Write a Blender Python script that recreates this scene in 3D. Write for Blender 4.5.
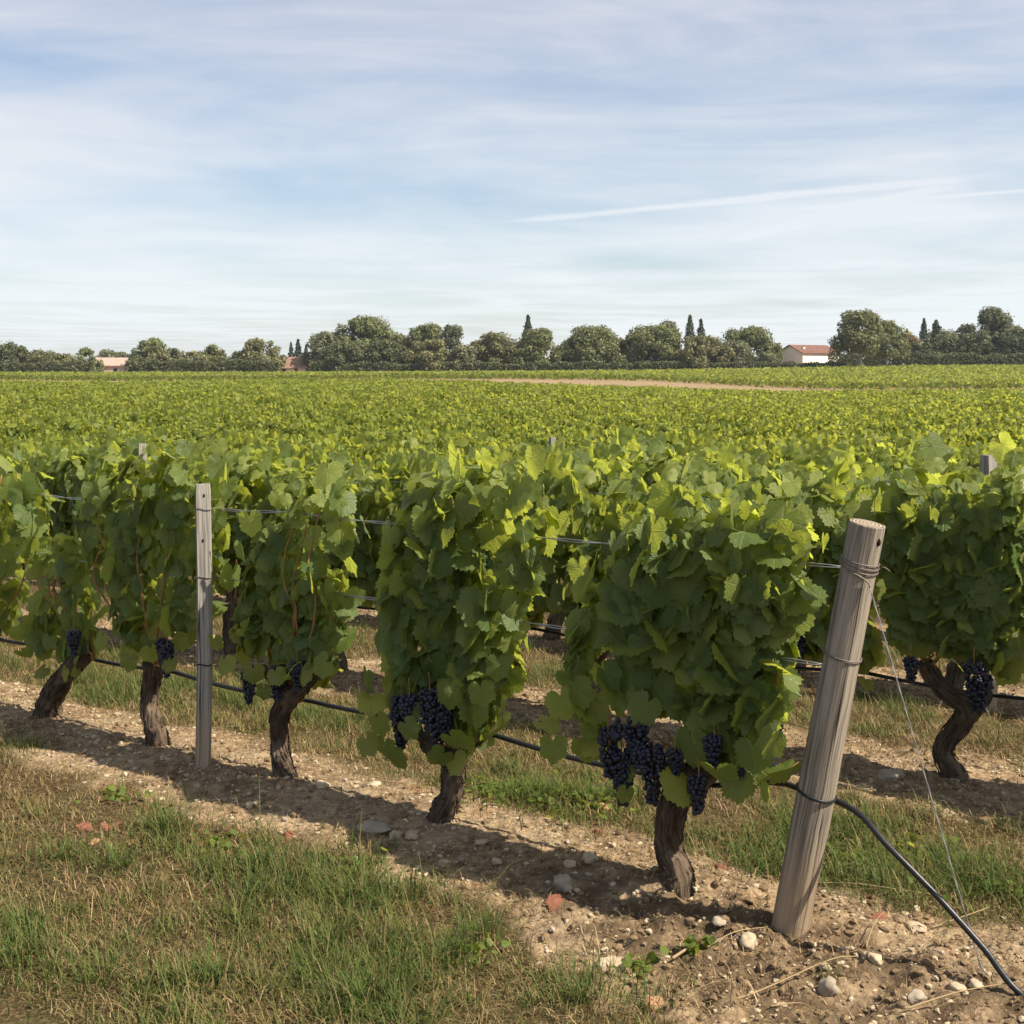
import bpy, math, random
import numpy as np
from mathutils import Vector, Matrix

for o in list(bpy.data.objects):
    bpy.data.objects.remove(o)
scene = bpy.context.scene
COL = scene.collection
R = math.radians

# ------------------------------------------------------------------ camera
EYE = 1.65
cam_d = bpy.data.cameras.new('camera')
cam = bpy.data.objects.new('camera', cam_d)
COL.objects.link(cam)
cam.location = (0, 0, EYE)
cam.rotation_euler = (R(90), 0, 0)
cam_d.sensor_width = 36
cam_d.lens = 36 * 1200 / 1024
cam_d.shift_y = -(512 - 370) / 1024
cam_d.clip_start = 0.05
cam_d.clip_end = 6000
scene.camera = cam

# ------------------------------------------------------------------ sky and sun
SUN_EL = R(48)
SUN_H = Vector((0.922, -0.387)).normalized()          # horizontal direction towards the sun
SUN_DIR = Vector((SUN_H.x * math.cos(SUN_EL), SUN_H.y * math.cos(SUN_EL), math.sin(SUN_EL)))
SKY_STRENGTH = 0.075
CLOUD = 6.35

world = bpy.data.worlds.new('World')
scene.world = world
world.use_nodes = True
wt = world.node_tree
wt.nodes.clear()


class NT:
    """small helper for writing node trees"""
    def __init__(self, tree):
        self.t = tree

    def n(self, typ, **kw):
        nd = self.t.nodes.new(typ)
        for k, v in kw.items():
            setattr(nd, k, v)
        return nd

    def link(self, a, b):
        self.t.links.new(a, b)

    def put(self, sock, v):
        if isinstance(v, bpy.types.NodeSocket):
            self.t.links.new(v, sock)
        elif v is not None:
            sock.default_value = v

    def math(self, op, a, b=None, c=None, clamp=False):
        nd = self.n('ShaderNodeMath', operation=op, use_clamp=clamp)
        self.put(nd.inputs[0], a)
        self.put(nd.inputs[1], b)
        if c is not None:
            self.put(nd.inputs[2], c)
        return nd.outputs[0]

    def smooth(self, v, a, b, lo=0.0, hi=1.0):
        nd = self.n('ShaderNodeMapRange', interpolation_type='SMOOTHSTEP')
        self.put(nd.inputs['Value'], v)
        nd.inputs['From Min'].default_value = a
        nd.inputs['From Max'].default_value = b
        nd.inputs['To Min'].default_value = lo
        nd.inputs['To Max'].default_value = hi
        return nd.outputs['Result']

    def mix(self, f, a, b, mode='MIX'):
        nd = self.n('ShaderNodeMix', data_type='RGBA', blend_type=mode)
        self.put(nd.inputs['Factor'], f)
        A = [s for s in nd.inputs if s.name == 'A' and s.type == 'RGBA'][0]
        B = [s for s in nd.inputs if s.name == 'B' and s.type == 'RGBA'][0]
        self.put(A, a if isinstance(a, bpy.types.NodeSocket) else (*a, 1))
        self.put(B, b if isinstance(b, bpy.types.NodeSocket) else (*b, 1))
        return [s for s in nd.outputs if s.type == 'RGBA'][0]

    def noise(self, vec, scale, detail=4, rough=0.55, dist=0.0, out='Fac'):
        nd = self.n('ShaderNodeTexNoise')
        if vec is not None:
            self.put(nd.inputs['Vector'], vec)
        nd.inputs['Scale'].default_value = scale
        nd.inputs['Detail'].default_value = detail
        nd.inputs['Roughness'].default_value = rough
        nd.inputs['Distortion'].default_value = dist
        return nd.outputs[0] if out == 'Fac' else nd.outputs['Color']

    def mapping(self, vec, scale=(1, 1, 1), rot=(0, 0, 0), loc=(0, 0, 0)):
        nd = self.n('ShaderNodeMapping')
        self.put(nd.inputs['Vector'], vec)
        nd.inputs['Scale'].default_value = scale
        nd.inputs['Rotation'].default_value = rot
        nd.inputs['Location'].default_value = loc
        return nd.outputs[0]

    def bump(self, h, strength, dist):
        nd = self.n('ShaderNodeBump')
        nd.inputs['Strength'].default_value = strength
        nd.inputs['Distance'].default_value = dist
        self.put(nd.inputs['Height'], h)
        return nd.outputs[0]


def build_sky():
    w = NT(wt)
    sky = w.n('ShaderNodeTexSky', sky_type='NISHITA')
    sky.sun_disc = False
    sky.sun_elevation = SUN_EL
    sky.sun_rotation = math.atan2(SUN_H.x, SUN_H.y)
    sky.air_density = 1.0
    sky.dust_density = 1.2
    sky.ozone_density = 1.6
    tc = w.n('ShaderNodeTexCoord')
    sep = w.n('ShaderNodeSeparateXYZ')
    w.link(tc.outputs['Generated'], sep.inputs[0])
    z = w.math('MAXIMUM', sep.outputs['Z'], 0.012)
    qx = w.math('DIVIDE', sep.outputs['X'], z)
    qy = w.math('DIVIDE', sep.outputs['Y'], z)
    q = w.n('ShaderNodeCombineXYZ')
    w.link(qx, q.inputs[0])
    w.link(qy, q.inputs[1])
    Q = q.outputs[0]
    # broad veil, streaked cirrus and fine fibres, on a plane overhead
    veil = w.noise(w.mapping(Q, (0.42, 0.40, 1), (0, 0, 0.12), (3.1, 0.9, 0)), 1.0, 5, 0.50, 0.4)
    streak = w.noise(w.mapping(tc.outputs['Generated'], (2.2, 2.2, 10), (0, 0.10, 0), (1.7, 4.2, 0.4)), 1.0, 7, 0.55, 0.8)
    fibre = w.noise(w.mapping(tc.outputs['Generated'], (4.0, 4.0, 30), (0, 0.13, 0), (0.3, 7.7, 0.9)), 1.0, 9, 0.62, 1.2)
    a = w.smooth(veil, 0.30, 0.68)
    b = w.smooth(streak, 0.36, 0.70)
    c = w.smooth(fibre, 0.35, 0.75)
    f = w.math('MULTIPLY_ADD', a, 0.36, w.math('MULTIPLY_ADD', b, 0.46, w.math('MULTIPLY', c, 0.20)))
    f = w.math('ADD', f, 0.10)

    def trail(p0, p1, width, power):
        p0 = Vector(p0); p1 = Vector(p1)
        d = (p1 - p0); L = d.length; d.normalize()
        nx, ny = -d.y, d.x
        off = w.math('ADD', w.math('MULTIPLY_ADD', qx, nx, w.math('MULTIPLY', qy, ny)), -(p0.x * nx + p0.y * ny))
        wob = w.math('MULTIPLY_ADD', w.noise(Q, 1.3, 3), 0.30, -0.15)
        off = w.math('ABSOLUTE', w.math('ADD', off, wob))
        al = w.math('ADD', w.math('MULTIPLY_ADD', qx, d.x, w.math('MULTIPLY', qy, d.y)), -(p0.x * d.x + p0.y * d.y))
        m = w.smooth(off, 0.0, width, 1.0, 0.0)
        m = w.math('MULTIPLY', m, w.smooth(al, -0.3, 0.5))
        m = w.math('MULTIPLY', m, w.smooth(al, L - 0.4, L + 0.5, 1.0, 0.0))
        m = w.math('MULTIPLY', m, w.math('MULTIPLY_ADD', fibre, 0.9, 0.4))
        return w.math('MULTIPLY', m, power)
    f = w.math('ADD', f, trail((-0.01, 8.11), (2.26, 6.32), 0.19, 0.55))
    f = w.math('ADD', f, trail((1.75, 9.2), (2.27, 6.75), 0.16, 0.75))
    f = w.math('ADD', f, trail((1.9, 7.35), (3.5, 6.2), 0.12, 0.40))
    # the veil thickens into haze near the horizon
    hz = w.smooth(sep.outputs['Z'], 0.0, 0.15, 0.32, 0.0)
    f = w.math('ADD', f, hz)
    f = w.math('MINIMUM', f, 0.93)
    cc = w.mix(w.smooth(sep.outputs['Z'], 0.0, 0.34), (CLOUD * 0.95, CLOUD * 1.01, CLOUD * 1.045), (CLOUD * 0.76, CLOUD * 0.78, CLOUD * 0.86))
    col = w.mix(f, sky.outputs[0], cc)
    bg = w.n('ShaderNodeBackground')
    w.link(col, bg.inputs['Color'])
    bg.inputs['Strength'].default_value = SKY_STRENGTH
    out = w.n('ShaderNodeOutputWorld')
    w.link(bg.outputs[0], out.inputs[0])


build_sky()

sun_d = bpy.data.lights.new('sun', 'SUN')
sun_d.energy = 5.0
sun_d.angle = R(0.6)
sun_d.color = (1.0, 0.895, 0.74)
sun = bpy.data.objects.new('sun', sun_d)
sun.rotation_euler = (-SUN_DIR).to_track_quat('-Z', 'Y').to_euler()
sun.location = (30, -8, 40)
COL.objects.link(sun)

scene.view_settings.view_transform = 'Standard'
scene.view_settings.look = 'None'
scene.view_settings.gamma = 1
scene.view_settings.exposure = 1.0
scene.cycles.max_bounces = 8
scene.cycles.transmission_bounces = 6
scene.cycles.transparent_max_bounces = 8


# ------------------------------------------------------------------ helpers
def tag(o, label=None, cat=None, group=None, kind=None):
    if label: o['label'] = label
    if cat: o['category'] = cat
    if group: o['group'] = group
    if kind: o['kind'] = kind
    return o


def _hash(ix, iy, iz, seed):
    h = (ix.astype(np.uint32) * np.uint32(374761393) + iy.astype(np.uint32) * np.uint32(668265263)
         + iz.astype(np.uint32) * np.uint32(2147483647) + np.uint32(seed * 974711 & 0xffffffff))
    h = (h ^ (h >> np.uint32(13))) * np.uint32(1274126177)
    h = h ^ (h >> np.uint32(16))
    return (h & np.uint32(0xffffff)).astype(np.float64) / 0xffffff


def vnoise(p, seed=0):
    """value noise in 0..1 for an (N,2|3) array"""
    p = np.asarray(p, float)
    if p.shape[1] == 2:
        p = np.column_stack([p, np.zeros(len(p))])
    i = np.floor(p).astype(np.int64)
    f = p - i
    f = f * f * (3 - 2 * f)
    r = 0
    for dx in (0, 1):
        for dy in (0, 1):
            for dz in (0, 1):
                wgt = (f[:, 0] if dx else 1 - f[:, 0]) * (f[:, 1] if dy else 1 - f[:, 1]) * (f[:, 2] if dz else 1 - f[:, 2])
                r = r + wgt * _hash(i[:, 0] + dx, i[:, 1] + dy, i[:, 2] + dz, seed)
    return r


def fbm(p, seed=0, oct=4, gain=0.5):
    p = np.asarray(p, float)
    s, a, tot = 0, 1.0, 0
    for k in range(oct):
        s = s + a * vnoise(p * (2 ** k) + 17.3 * k, seed + k)
        tot += a
        a *= gain
    return s / tot


class MB:
    """collects pieces with numpy and builds ONE mesh"""
    def __init__(self):
        self.v = []; self.n = 0; self.f = []; self.uv = []; self.tint = []

    def add(self, v, faces, uv=None, tint=0.5, mat=0):
        v = np.asarray(v, float)
        for fa in (faces if isinstance(faces, list) else [faces]):
            fa = np.asarray(fa, np.int64)
            self.f.append((fa + self.n, mat))
        self.v.append(v)
        self.uv.append(np.zeros((len(v), 2)) if uv is None else np.asarray(uv, float))
        self.tint.append(np.broadcast_to(np.asarray(tint, float), (len(v),)).copy())
        self.n += len(v)
        return self

    def mesh(self, name, mats, smooth=True):
        v = np.concatenate(self.v)
        me = bpy.data.meshes.new(name)
        me.vertices.add(len(v))
        me.vertices.foreach_set('co', v.astype(np.float32).ravel())
        loops = np.concatenate([fa.ravel() for fa, _ in self.f])
        sizes = np.concatenate([np.full(len(fa), fa.shape[1]) for fa, _ in self.f])
        mi = np.concatenate([np.full(len(fa), m) for fa, m in self.f])
        starts = np.concatenate([[0], np.cumsum(sizes)[:-1]])
        me.loops.add(len(loops))
        me.loops.foreach_set('vertex_index', loops.astype(np.int32))
        me.polygons.add(len(sizes))
        me.polygons.foreach_set('loop_start', starts.astype(np.int32))
        me.polygons.foreach_set('material_index', mi.astype(np.int32))
        me.polygons.foreach_set('use_smooth', np.full(len(sizes), smooth, dtype=bool))
        uvl = me.uv_layers.new(name='UVMap')
        uv = np.concatenate(self.uv)[loops]
        uvl.data.foreach_set('uv', uv.astype(np.float32).ravel())
        at = me.attributes.new('tint', 'FLOAT', 'POINT')
        at.data.foreach_set('value', np.concatenate(self.tint).astype(np.float32))
        for m in (mats if isinstance(mats, (list, tuple)) else [mats]):
            me.materials.append(m)
        me.update(calc_edges=True)
        me.validate()
        return me

    def build(self, name, mats, parent=None, smooth=True, loc=(0, 0, 0)):
        o = bpy.data.objects.new(name, self.mesh(name, mats, smooth))
        o.location = loc
        COL.objects.link(o)
        if parent: o.parent = parent
        return o


def empty(name, loc, rz=0.0):
    o = bpy.data.objects.new(name, None)
    o.empty_display_size = 0.1
    o.location = loc
    o.rotation_euler = (0, 0, rz)
    COL.objects.link(o)
    return o


def catmull(P, n):
    P = np.asarray(P, float)
    Q = np.vstack([2 * P[0] - P[1], P, 2 * P[-1] - P[-2]])
    out = []
    seg = len(P) - 1
    for u in np.linspace(0, seg - 1e-9, n):
        i = int(u); t = u - i
        p0, p1, p2, p3 = Q[i:i + 4]
        out.append(0.5 * (2 * p1 + (p2 - p0) * t + (2 * p0 - 5 * p1 + 4 * p2 - p3) * t * t + (3 * p1 - p0 - 3 * p2 + p3) * t ** 3))
    return np.array(out)


def tube(path, radii, sides=8, cap=True, disp=None):
    """path (n,3), radii (n,) -> verts, faces list, uv"""
    path = np.asarray(path, float)
    n = len(path)
    radii = np.broadcast_to(np.asarray(radii, float), (n,))
    tan = np.gradient(path, axis=0)
    tan /= np.linalg.norm(tan, axis=1)[:, None] + 1e-12
    ref = np.array([0.0, 1.0, 0.0]) if abs(tan[0][1]) < 0.9 else np.array([1.0, 0, 0])
    a = np.zeros((n, 3))
    cur = ref
    for i in range(n):
        cur = cur - tan[i] * (cur @ tan[i])
        cur = cur / (np.linalg.norm(cur) + 1e-12)
        a[i] = cur
    b = np.cross(tan, a)
    th = np.linspace(0, 2 * np.pi, sides, endpoint=False)
    L = np.concatenate([[0], np.cumsum(np.linalg.norm(np.diff(path, axis=0), axis=1))])
    TH, LL = np.meshgrid(th, L)
    rr = np.repeat(radii[:, None], sides, 1)
    if disp is not None:
        rr = rr * disp(TH, LL)
    v = path[:, None, :] + rr[..., None] * (np.cos(TH)[..., None] * a[:, None, :] + np.sin(TH)[..., None] * b[:, None, :])
    v = v.reshape(-1, 3)
    uv = np.column_stack([(TH / (2 * np.pi)).ravel(), LL.ravel()])
    i = np.arange(n - 1)[:, None] * sides
    j = np.arange(sides)[None, :]
    j2 = (j + 1) % sides
    q = np.stack([i + j, i + j2, i + sides + j2, i + sides + j], -1).reshape(-1, 4)
    faces = [q]
    if cap:
        v = np.vstack([v, path[0], path[-1]])
        uv = np.vstack([uv, [0, 0], [0, L[-1]]])
        k = np.arange(sides); k2 = (k + 1) % sides
        faces.append(np.stack([np.full(sides, n * sides), k2, k], -1))
        faces.append(np.stack([np.full(sides, n * sides + 1), (n - 1) * sides + k, (n - 1) * sides + k2], -1))
    return v, faces, uv


def ico(sub):
    import bmesh
    bm = bmesh.new()
    bmesh.ops.create_icosphere(bm, subdivisions=sub, radius=1)
    v = np.array([x.co[:] for x in bm.verts])
    f = np.array([[q.index for q in x.verts] for x in bm.faces])
    bm.free()
    return v, f


ICO1, ICO2, ICO3 = ico(1), ico(2), ico(3)


# ------------------------------------------------------------------ layout of the rows
N2 = np.array([0.584, 0.812]); N2 /= np.linalg.norm(N2)       # away from the front row
T2 = np.array([-N2[1], N2[0]])                                # along the rows, to the left and back
ROW_RZ = math.atan2(-T2[1], -T2[0])
D0, DSP, VSP = 3.37, 1.59, 0.86                               # first row, row spacing, vine spacing


def row_xy(k, t, dn=0.0):
    return N2 * (D0 + DSP * k + dn) + T2 * t


def nt(x, y):
    return x * N2[0] + y * N2[1], x * T2[0] + y * T2[1]


_cx = np.array([-200, 0, 128, 256, 400, 512, 640, 768, 850, 1024, 1300.])
_mt = np.array([383, 382.5, 383, 381.5, 380.5, 384, 388, 393.3, 392.5, 391, 390.])
_b2 = np.array([380.5, 380.5, 381.5, 381, 379.5, 379.5, 381, 388, 391.5, 390.5, 390.])
_yb = np.array([240, 240, 240, 235, 225, 215, 195, 175, 165, 165, 165.])
_bt = np.array([372, 372, 371.5, 371.5, 371.5, 371, 369.8, 367.3, 365.2, 364.3, 364.])
Y_END, Y_BACK = 110.0, 300.0


def _px(x, y):
    return np.clip(512 + 1200 * x / np.maximum(y, 4.0), -200, 1300)


def field2_front(x, y):
    return np.interp(_px(x, y), _cx, _yb)


def terrain(x, y):
    """height of the gently rolling land"""
    x = np.asarray(x, float); y = np.asarray(y, float)
    c = _px(x, y)
    ze = EYE - (np.interp(c, _cx, _mt) - 370) * Y_END / 1200 - 1.10
    yb = np.interp(c, _cx, _yb)
    zb = EYE - (np.interp(c, _cx, _b2) - 370) * yb / 1200
    zk = EYE - (np.interp(c, _cx, _bt) + 5.2 - 370) * Y_BACK / 1200
    near = -np.interp(y, [4.5, 7, 9.5, 12, 15, 18], [0, 0.08, 0.20, 0.31, 0.40, 0.44])
    z1 = near + (ze + 0.44) * np.clip((y - 18) / (Y_END - 18), 0, 1)
    s = np.clip((y - Y_END) / (yb - Y_END), 0, 1)
    s2 = np.clip((y - yb) / (Y_BACK - yb), 0, 1)
    return np.where(y < Y_END, z1, np.where(y < yb, ze + (zb - ze) * s, zb + (zk - zb) * s2))


def row_s(x, y):
    """signed distance from the nearest row line, row index, position along it"""
    n, t = nt(x, y)
    k = np.round((n - D0) / DSP)
    k = np.maximum(k, 0)
    return n - D0 - DSP * k, k, t


def grass_cover(x, y):
    """0 = tilled stony strip under the vines, 1 = grass"""
    s, k, t = row_s(x, y)
    p = np.column_stack([x, y])
    wob = (fbm(p * 3.1, 5, 3) - 0.5) * 0.30
    near = np.where(k == 0, np.clip((2.15 - t) / 0.5, 0, 1), 0)
    lo = -0.43 - 0.19 * near - np.where(k == 0, 0, -0.08)
    hi = 0.31
    m = np.maximum(lo - (s + wob), (s + wob) - hi)
    return np.clip(m / 0.26 + 0.42 + (fbm(p * 8.0, 15, 2) - 0.5) * 0.7, 0, 1)


def micro(x, y):
    """clods, the low mound under each row, tufty grass ground"""
    p = np.column_stack([x, y])
    s, k, t = row_s(x, y)
    g = grass_cover(x, y)
    mound = np.where(k >= 2, 0.0, np.where(k == 1, 0.022, 0.035)) * np.exp(-(s / 0.33) ** 2)
    cl = fbm(p * 11, 21, 4, 0.6)
    cl2 = np.abs(vnoise(p * 26, 31) - 0.5) * 2
    clod = (cl - 0.5) * 0.060 + (cl2 - 0.5) * 0.016
    near = np.where(k == 0, np.clip((2.3 - t) / 0.6, 0, 1) * np.clip((0.2 - s) / 0.4, 0, 1), 0)
    gr = (fbm(p * 5, 41, 4) - 0.5) * 0.05
    return mound + (1 - g) * clod * (0.55 + 0.8 * near) + g * gr


def ground_z(x, y, fine=True):
    x = np.atleast_1d(np.asarray(x, float)); y = np.atleast_1d(np.asarray(y, float))
    z = terrain(x, y)
    if fine:
        far = np.clip((14 - np.hypot(x, y)) / 5, 0, 1)
        z = z + micro(x, y) * far
    return z


def at_px(px, py):
    """the spot on the flat near ground seen at a pixel of the photograph"""
    Y = 1200 * EYE / (py - 370)
    return (px - 512) / 1200 * Y, Y


def on_row(px, py, k=0, dn=0.0):
    """(t, height) of a photographed point known to lie in the plane of row k"""
    u = (px - 512) / 1200
    d = D0 + DSP * k + dn
    # X = d*Nx + t*Tx ; Y = d*Ny + t*Ty ; X = u Y
    t = (u * d * N2[1] - d * N2[0]) / (T2[0] - u * T2[1])
    Y = d * N2[1] + t * T2[1]
    return t, EYE - (py - 370) / 1200 * Y


# ------------------------------------------------------------------ materials
def new_mat(name):
    m = bpy.data.materials.new(name)
    m.use_nodes = True
    m.node_tree.nodes.clear()
    return m, NT(m.node_tree)


def principled(w, col, rough=0.7, spec=0.3, normal=None):
    p = w.n('ShaderNodeBsdfPrincipled')
    w.put(p.inputs['Base Color'], col if isinstance(col, bpy.types.NodeSocket) else (*col, 1))
    w.put(p.inputs['Roughness'], rough)
    p.inputs['Specular IOR Level'].default_value = spec
    if normal is not None: w.link(normal, p.inputs['Normal'])
    return p


def finish(w, shader):
    o = w.n('ShaderNodeOutputMaterial')
    w.link(shader, o.inputs['Surface'])


def leaf_mat(name, mature, young_lit, back, trans=(0.42, 0.50, 0.06), tr=0.52, veins=True, rough=0.40, spec=0.42):
    m, w = new_mat(name)
    at = w.n('ShaderNodeAttribute', attribute_name='tint')
    t = at.outputs['Fac']
    geo = w.n('ShaderNodeNewGeometry')
    col = w.mix(w.smooth(t, 0.0, 1.0), mature, young_lit)  # pale end: young leaves, with sunlight painted in on vine tops
    blot = w.noise(geo.outputs['Position'], 38, 3)
    col = w.mix(w.math('MULTIPLY', blot, 0.35), col, tuple(c * 1.35 for c in mature))
    if veins:                                   # brown scorch spots and edges
        sp_ = w.noise(geo.outputs['Position'], 55, 2)
        col = w.mix(w.math('MULTIPLY', w.smooth(sp_, 0.70, 0.76), 0.75), col, (0.20, 0.13, 0.045))
    tcol = w.mix(w.smooth(t, 0.0, 1.0), tuple(c * 0.72 for c in trans), trans)
    nrm = None
    if veins:
        uvn = w.n('ShaderNodeUVMap', uv_map='UVMap')
        sp = w.n('ShaderNodeSeparateXYZ')
        w.link(uvn.outputs[0], sp.inputs[0])
        r = w.math('SQRT', w.math('ADD', w.math('POWER', w.math('ABSOLUTE', sp.outputs[0]), 2), w.math('POWER', w.math('ABSOLUTE', sp.outputs[1]), 2)))
        th = w.math('ARCTAN2', sp.outputs[0], sp.outputs[1])
        a = w.math('PINGPONG', th, R(26))
        d = w.math('MULTIPLY', r, w.math('SINE', a))
        vein = w.smooth(d, 0.006, 0.030, 1.0, 0.0)
        # secondary veins branching off
        s2 = w.math('PINGPONG', w.math('ADD', w.math('MULTIPLY', r, 1.0), w.math('MULTIPLY', a, -0.55)), 0.055)
        vein2 = w.math('MULTIPLY', w.smooth(s2, 0.002, 0.014, 1.0, 0.0), 0.45)
        vv = w.math('MAXIMUM', vein, vein2)
        col = w.mix(w.math('MULTIPLY', vv, 0.42), col, (0.26, 0.30, 0.09))
        tcol = w.mix(w.math('MULTIPLY', vv, 0.35), tcol, (0.30, 0.36, 0.07))
        h = w.math('ADD', w.math('MULTIPLY', vv, -0.6), w.noise(uvn.outputs[0], 9, 2))
        nrm = w.bump(h, 0.55, 0.006)
    col = w.mix(geo.outputs['Backfacing'], col, back) if back else col
    p = principled(w, col, rough, spec, nrm)
    tl = w.n('ShaderNodeBsdfTranslucent')
    w.put(tl.inputs['Color'], tcol)
    if nrm is not None: w.link(nrm, tl.inputs['Normal'])
    ms = w.n('ShaderNodeMixShader')
    ms.inputs[0].default_value = tr
    w.link(p.outputs[0], ms.inputs[1])
    w.link(tl.outputs[0], ms.inputs[2])
    finish(w, ms.outputs[0])
    return m


MAT = {}
MAT['leaf'] = leaf_mat('vine_leaf', (0.072, 0.127, 0.032), (0.250, 0.280, 0.068), (0.125, 0.170, 0.072), trans=(0.58, 0.64, 0.08))
MAT['leaf_far'] = leaf_mat('vine_leaf_distant', (0.070, 0.116, 0.024), (0.228, 0.250, 0.054), (0.120, 0.155, 0.052), trans=(0.57, 0.60, 0.07), veins=False, tr=0.44, rough=0.55, spec=0.18)


def bark_mat(name, dark, light, ru=5.0, rv=9.0, bump=0.9):
    m, w = new_mat(name)
    uvn = w.n('ShaderNodeUVMap', uv_map='UVMap')
    geo = w.n('ShaderNodeNewGeometry')
    # fibres: fine round the trunk, long up it, wandering a little
    warp = w.noise(geo.outputs['Position'], 14, 3, out='Color')
    v = w.n('ShaderNodeVectorMath', operation='MULTIPLY_ADD')
    w.link(warp, v.inputs[0])
    v.inputs[1].default_value = (0.10, 0.04, 0)
    w.link(uvn.outputs[0], v.inputs[2])
    f1 = w.noise(w.mapping(v.outputs[0], (ru * 5, rv, 1)), 1.0, 6, 0.65)
    f2 = w.noise(w.mapping(v.outputs[0], (ru * 14, rv * 2.2, 1)), 1.0, 4, 0.6)
    f = w.math('ADD', w.math('MULTIPLY', f1, 0.65), w.math('MULTIPLY', f2, 0.35))
    col = w.mix(w.smooth(f, 0.36, 0.66), dark, light)
    big = w.noise(geo.outputs['Position'], 9, 3)
    col = w.mix(w.math('MULTIPLY', w.smooth(big, 0.45, 0.7), 0.45), col, tuple(c * 1.5 for c in light))
    p = principled(w, col, 0.92, 0.12, w.bump(f, bump, 0.016))
    finish(w, p.outputs[0])
    return m


MAT['bark'] = bark_mat('vine_bark', (0.018, 0.013, 0.009), (0.165, 0.122, 0.086), 7.0, 7.0, 1.0)
MAT['tree_bark'] = bark_mat('tree_bark', (0.05, 0.04, 0.03), (0.16, 0.13, 0.10), 3, 2, 0.5)
MAT['pale_bark'] = bark_mat('pale_tree_bark', (0.22, 0.19, 0.15), (0.42, 0.38, 0.31), 3, 2, 0.3)


def cane_mat():
    m, w = new_mat('cane_bark')
    geo = w.n('ShaderNodeNewGeometry')
    n = w.noise(geo.outputs['Position'], 30, 3)
    col = w.mix(n, (0.20, 0.085, 0.030), (0.30, 0.17, 0.06))
    finish(w, principled(w, col, 0.6, 0.3).outputs[0])
    return m


MAT['cane'] = cane_mat()


def grape_mat():
    m, w = new_mat('black_grape_skin')
    geo = w.n('ShaderNodeNewGeometry')
    at = w.n('ShaderNodeAttribute', attribute_name='tint')
    b = w.noise(geo.outputs['Position'], 90, 3)
    bloom = w.smooth(b, 0.38, 0.68)
    base = w.mix(at.outputs['Fac'], (0.005, 0.006, 0.012), (0.013, 0.009, 0.018))
    col = w.mix(w.math('MULTIPLY', bloom, 0.55), base, (0.036, 0.050, 0.092))
    p = principled(w, col, w.math('MULTIPLY_ADD', bloom, 0.3, 0.32), 0.4)
    finish(w, p.outputs[0])
    return m


MAT['grape'] = grape_mat()


def simple_mat(name, col, rough=0.6, spec=0.3, metal=0.0, var=0.25, scale=20):
    m, w = new_mat(name)
    geo = w.n('ShaderNodeNewGeometry')
    n = w.noise(geo.outputs['Position'], scale, 4)
    c = w.mix(n, tuple(x * (1 - var) for x in col), tuple(min(1, x * (1 + var)) for x in col))
    p = principled(w, c, rough, spec, w.bump(n, 0.25, 0.01))
    p.inputs['Metallic'].default_value = metal
    finish(w, p.outputs[0])
    return m


MAT['wire'] = simple_mat('galvanised_wire', (0.40, 0.40, 0.39), 0.45, 0.5, 0.85)
MAT['tie'] = simple_mat('rusty_tie_wire', (0.17, 0.145, 0.125), 0.6, 0.4, 0.5)
MAT['hose'] = simple_mat('black_hose', (0.012, 0.013, 0.015), 0.42, 0.4)
MAT['hole'] = simple_mat('knot_hole_dark', (0.02, 0.015, 0.01), 0.95, 0.05)


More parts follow.
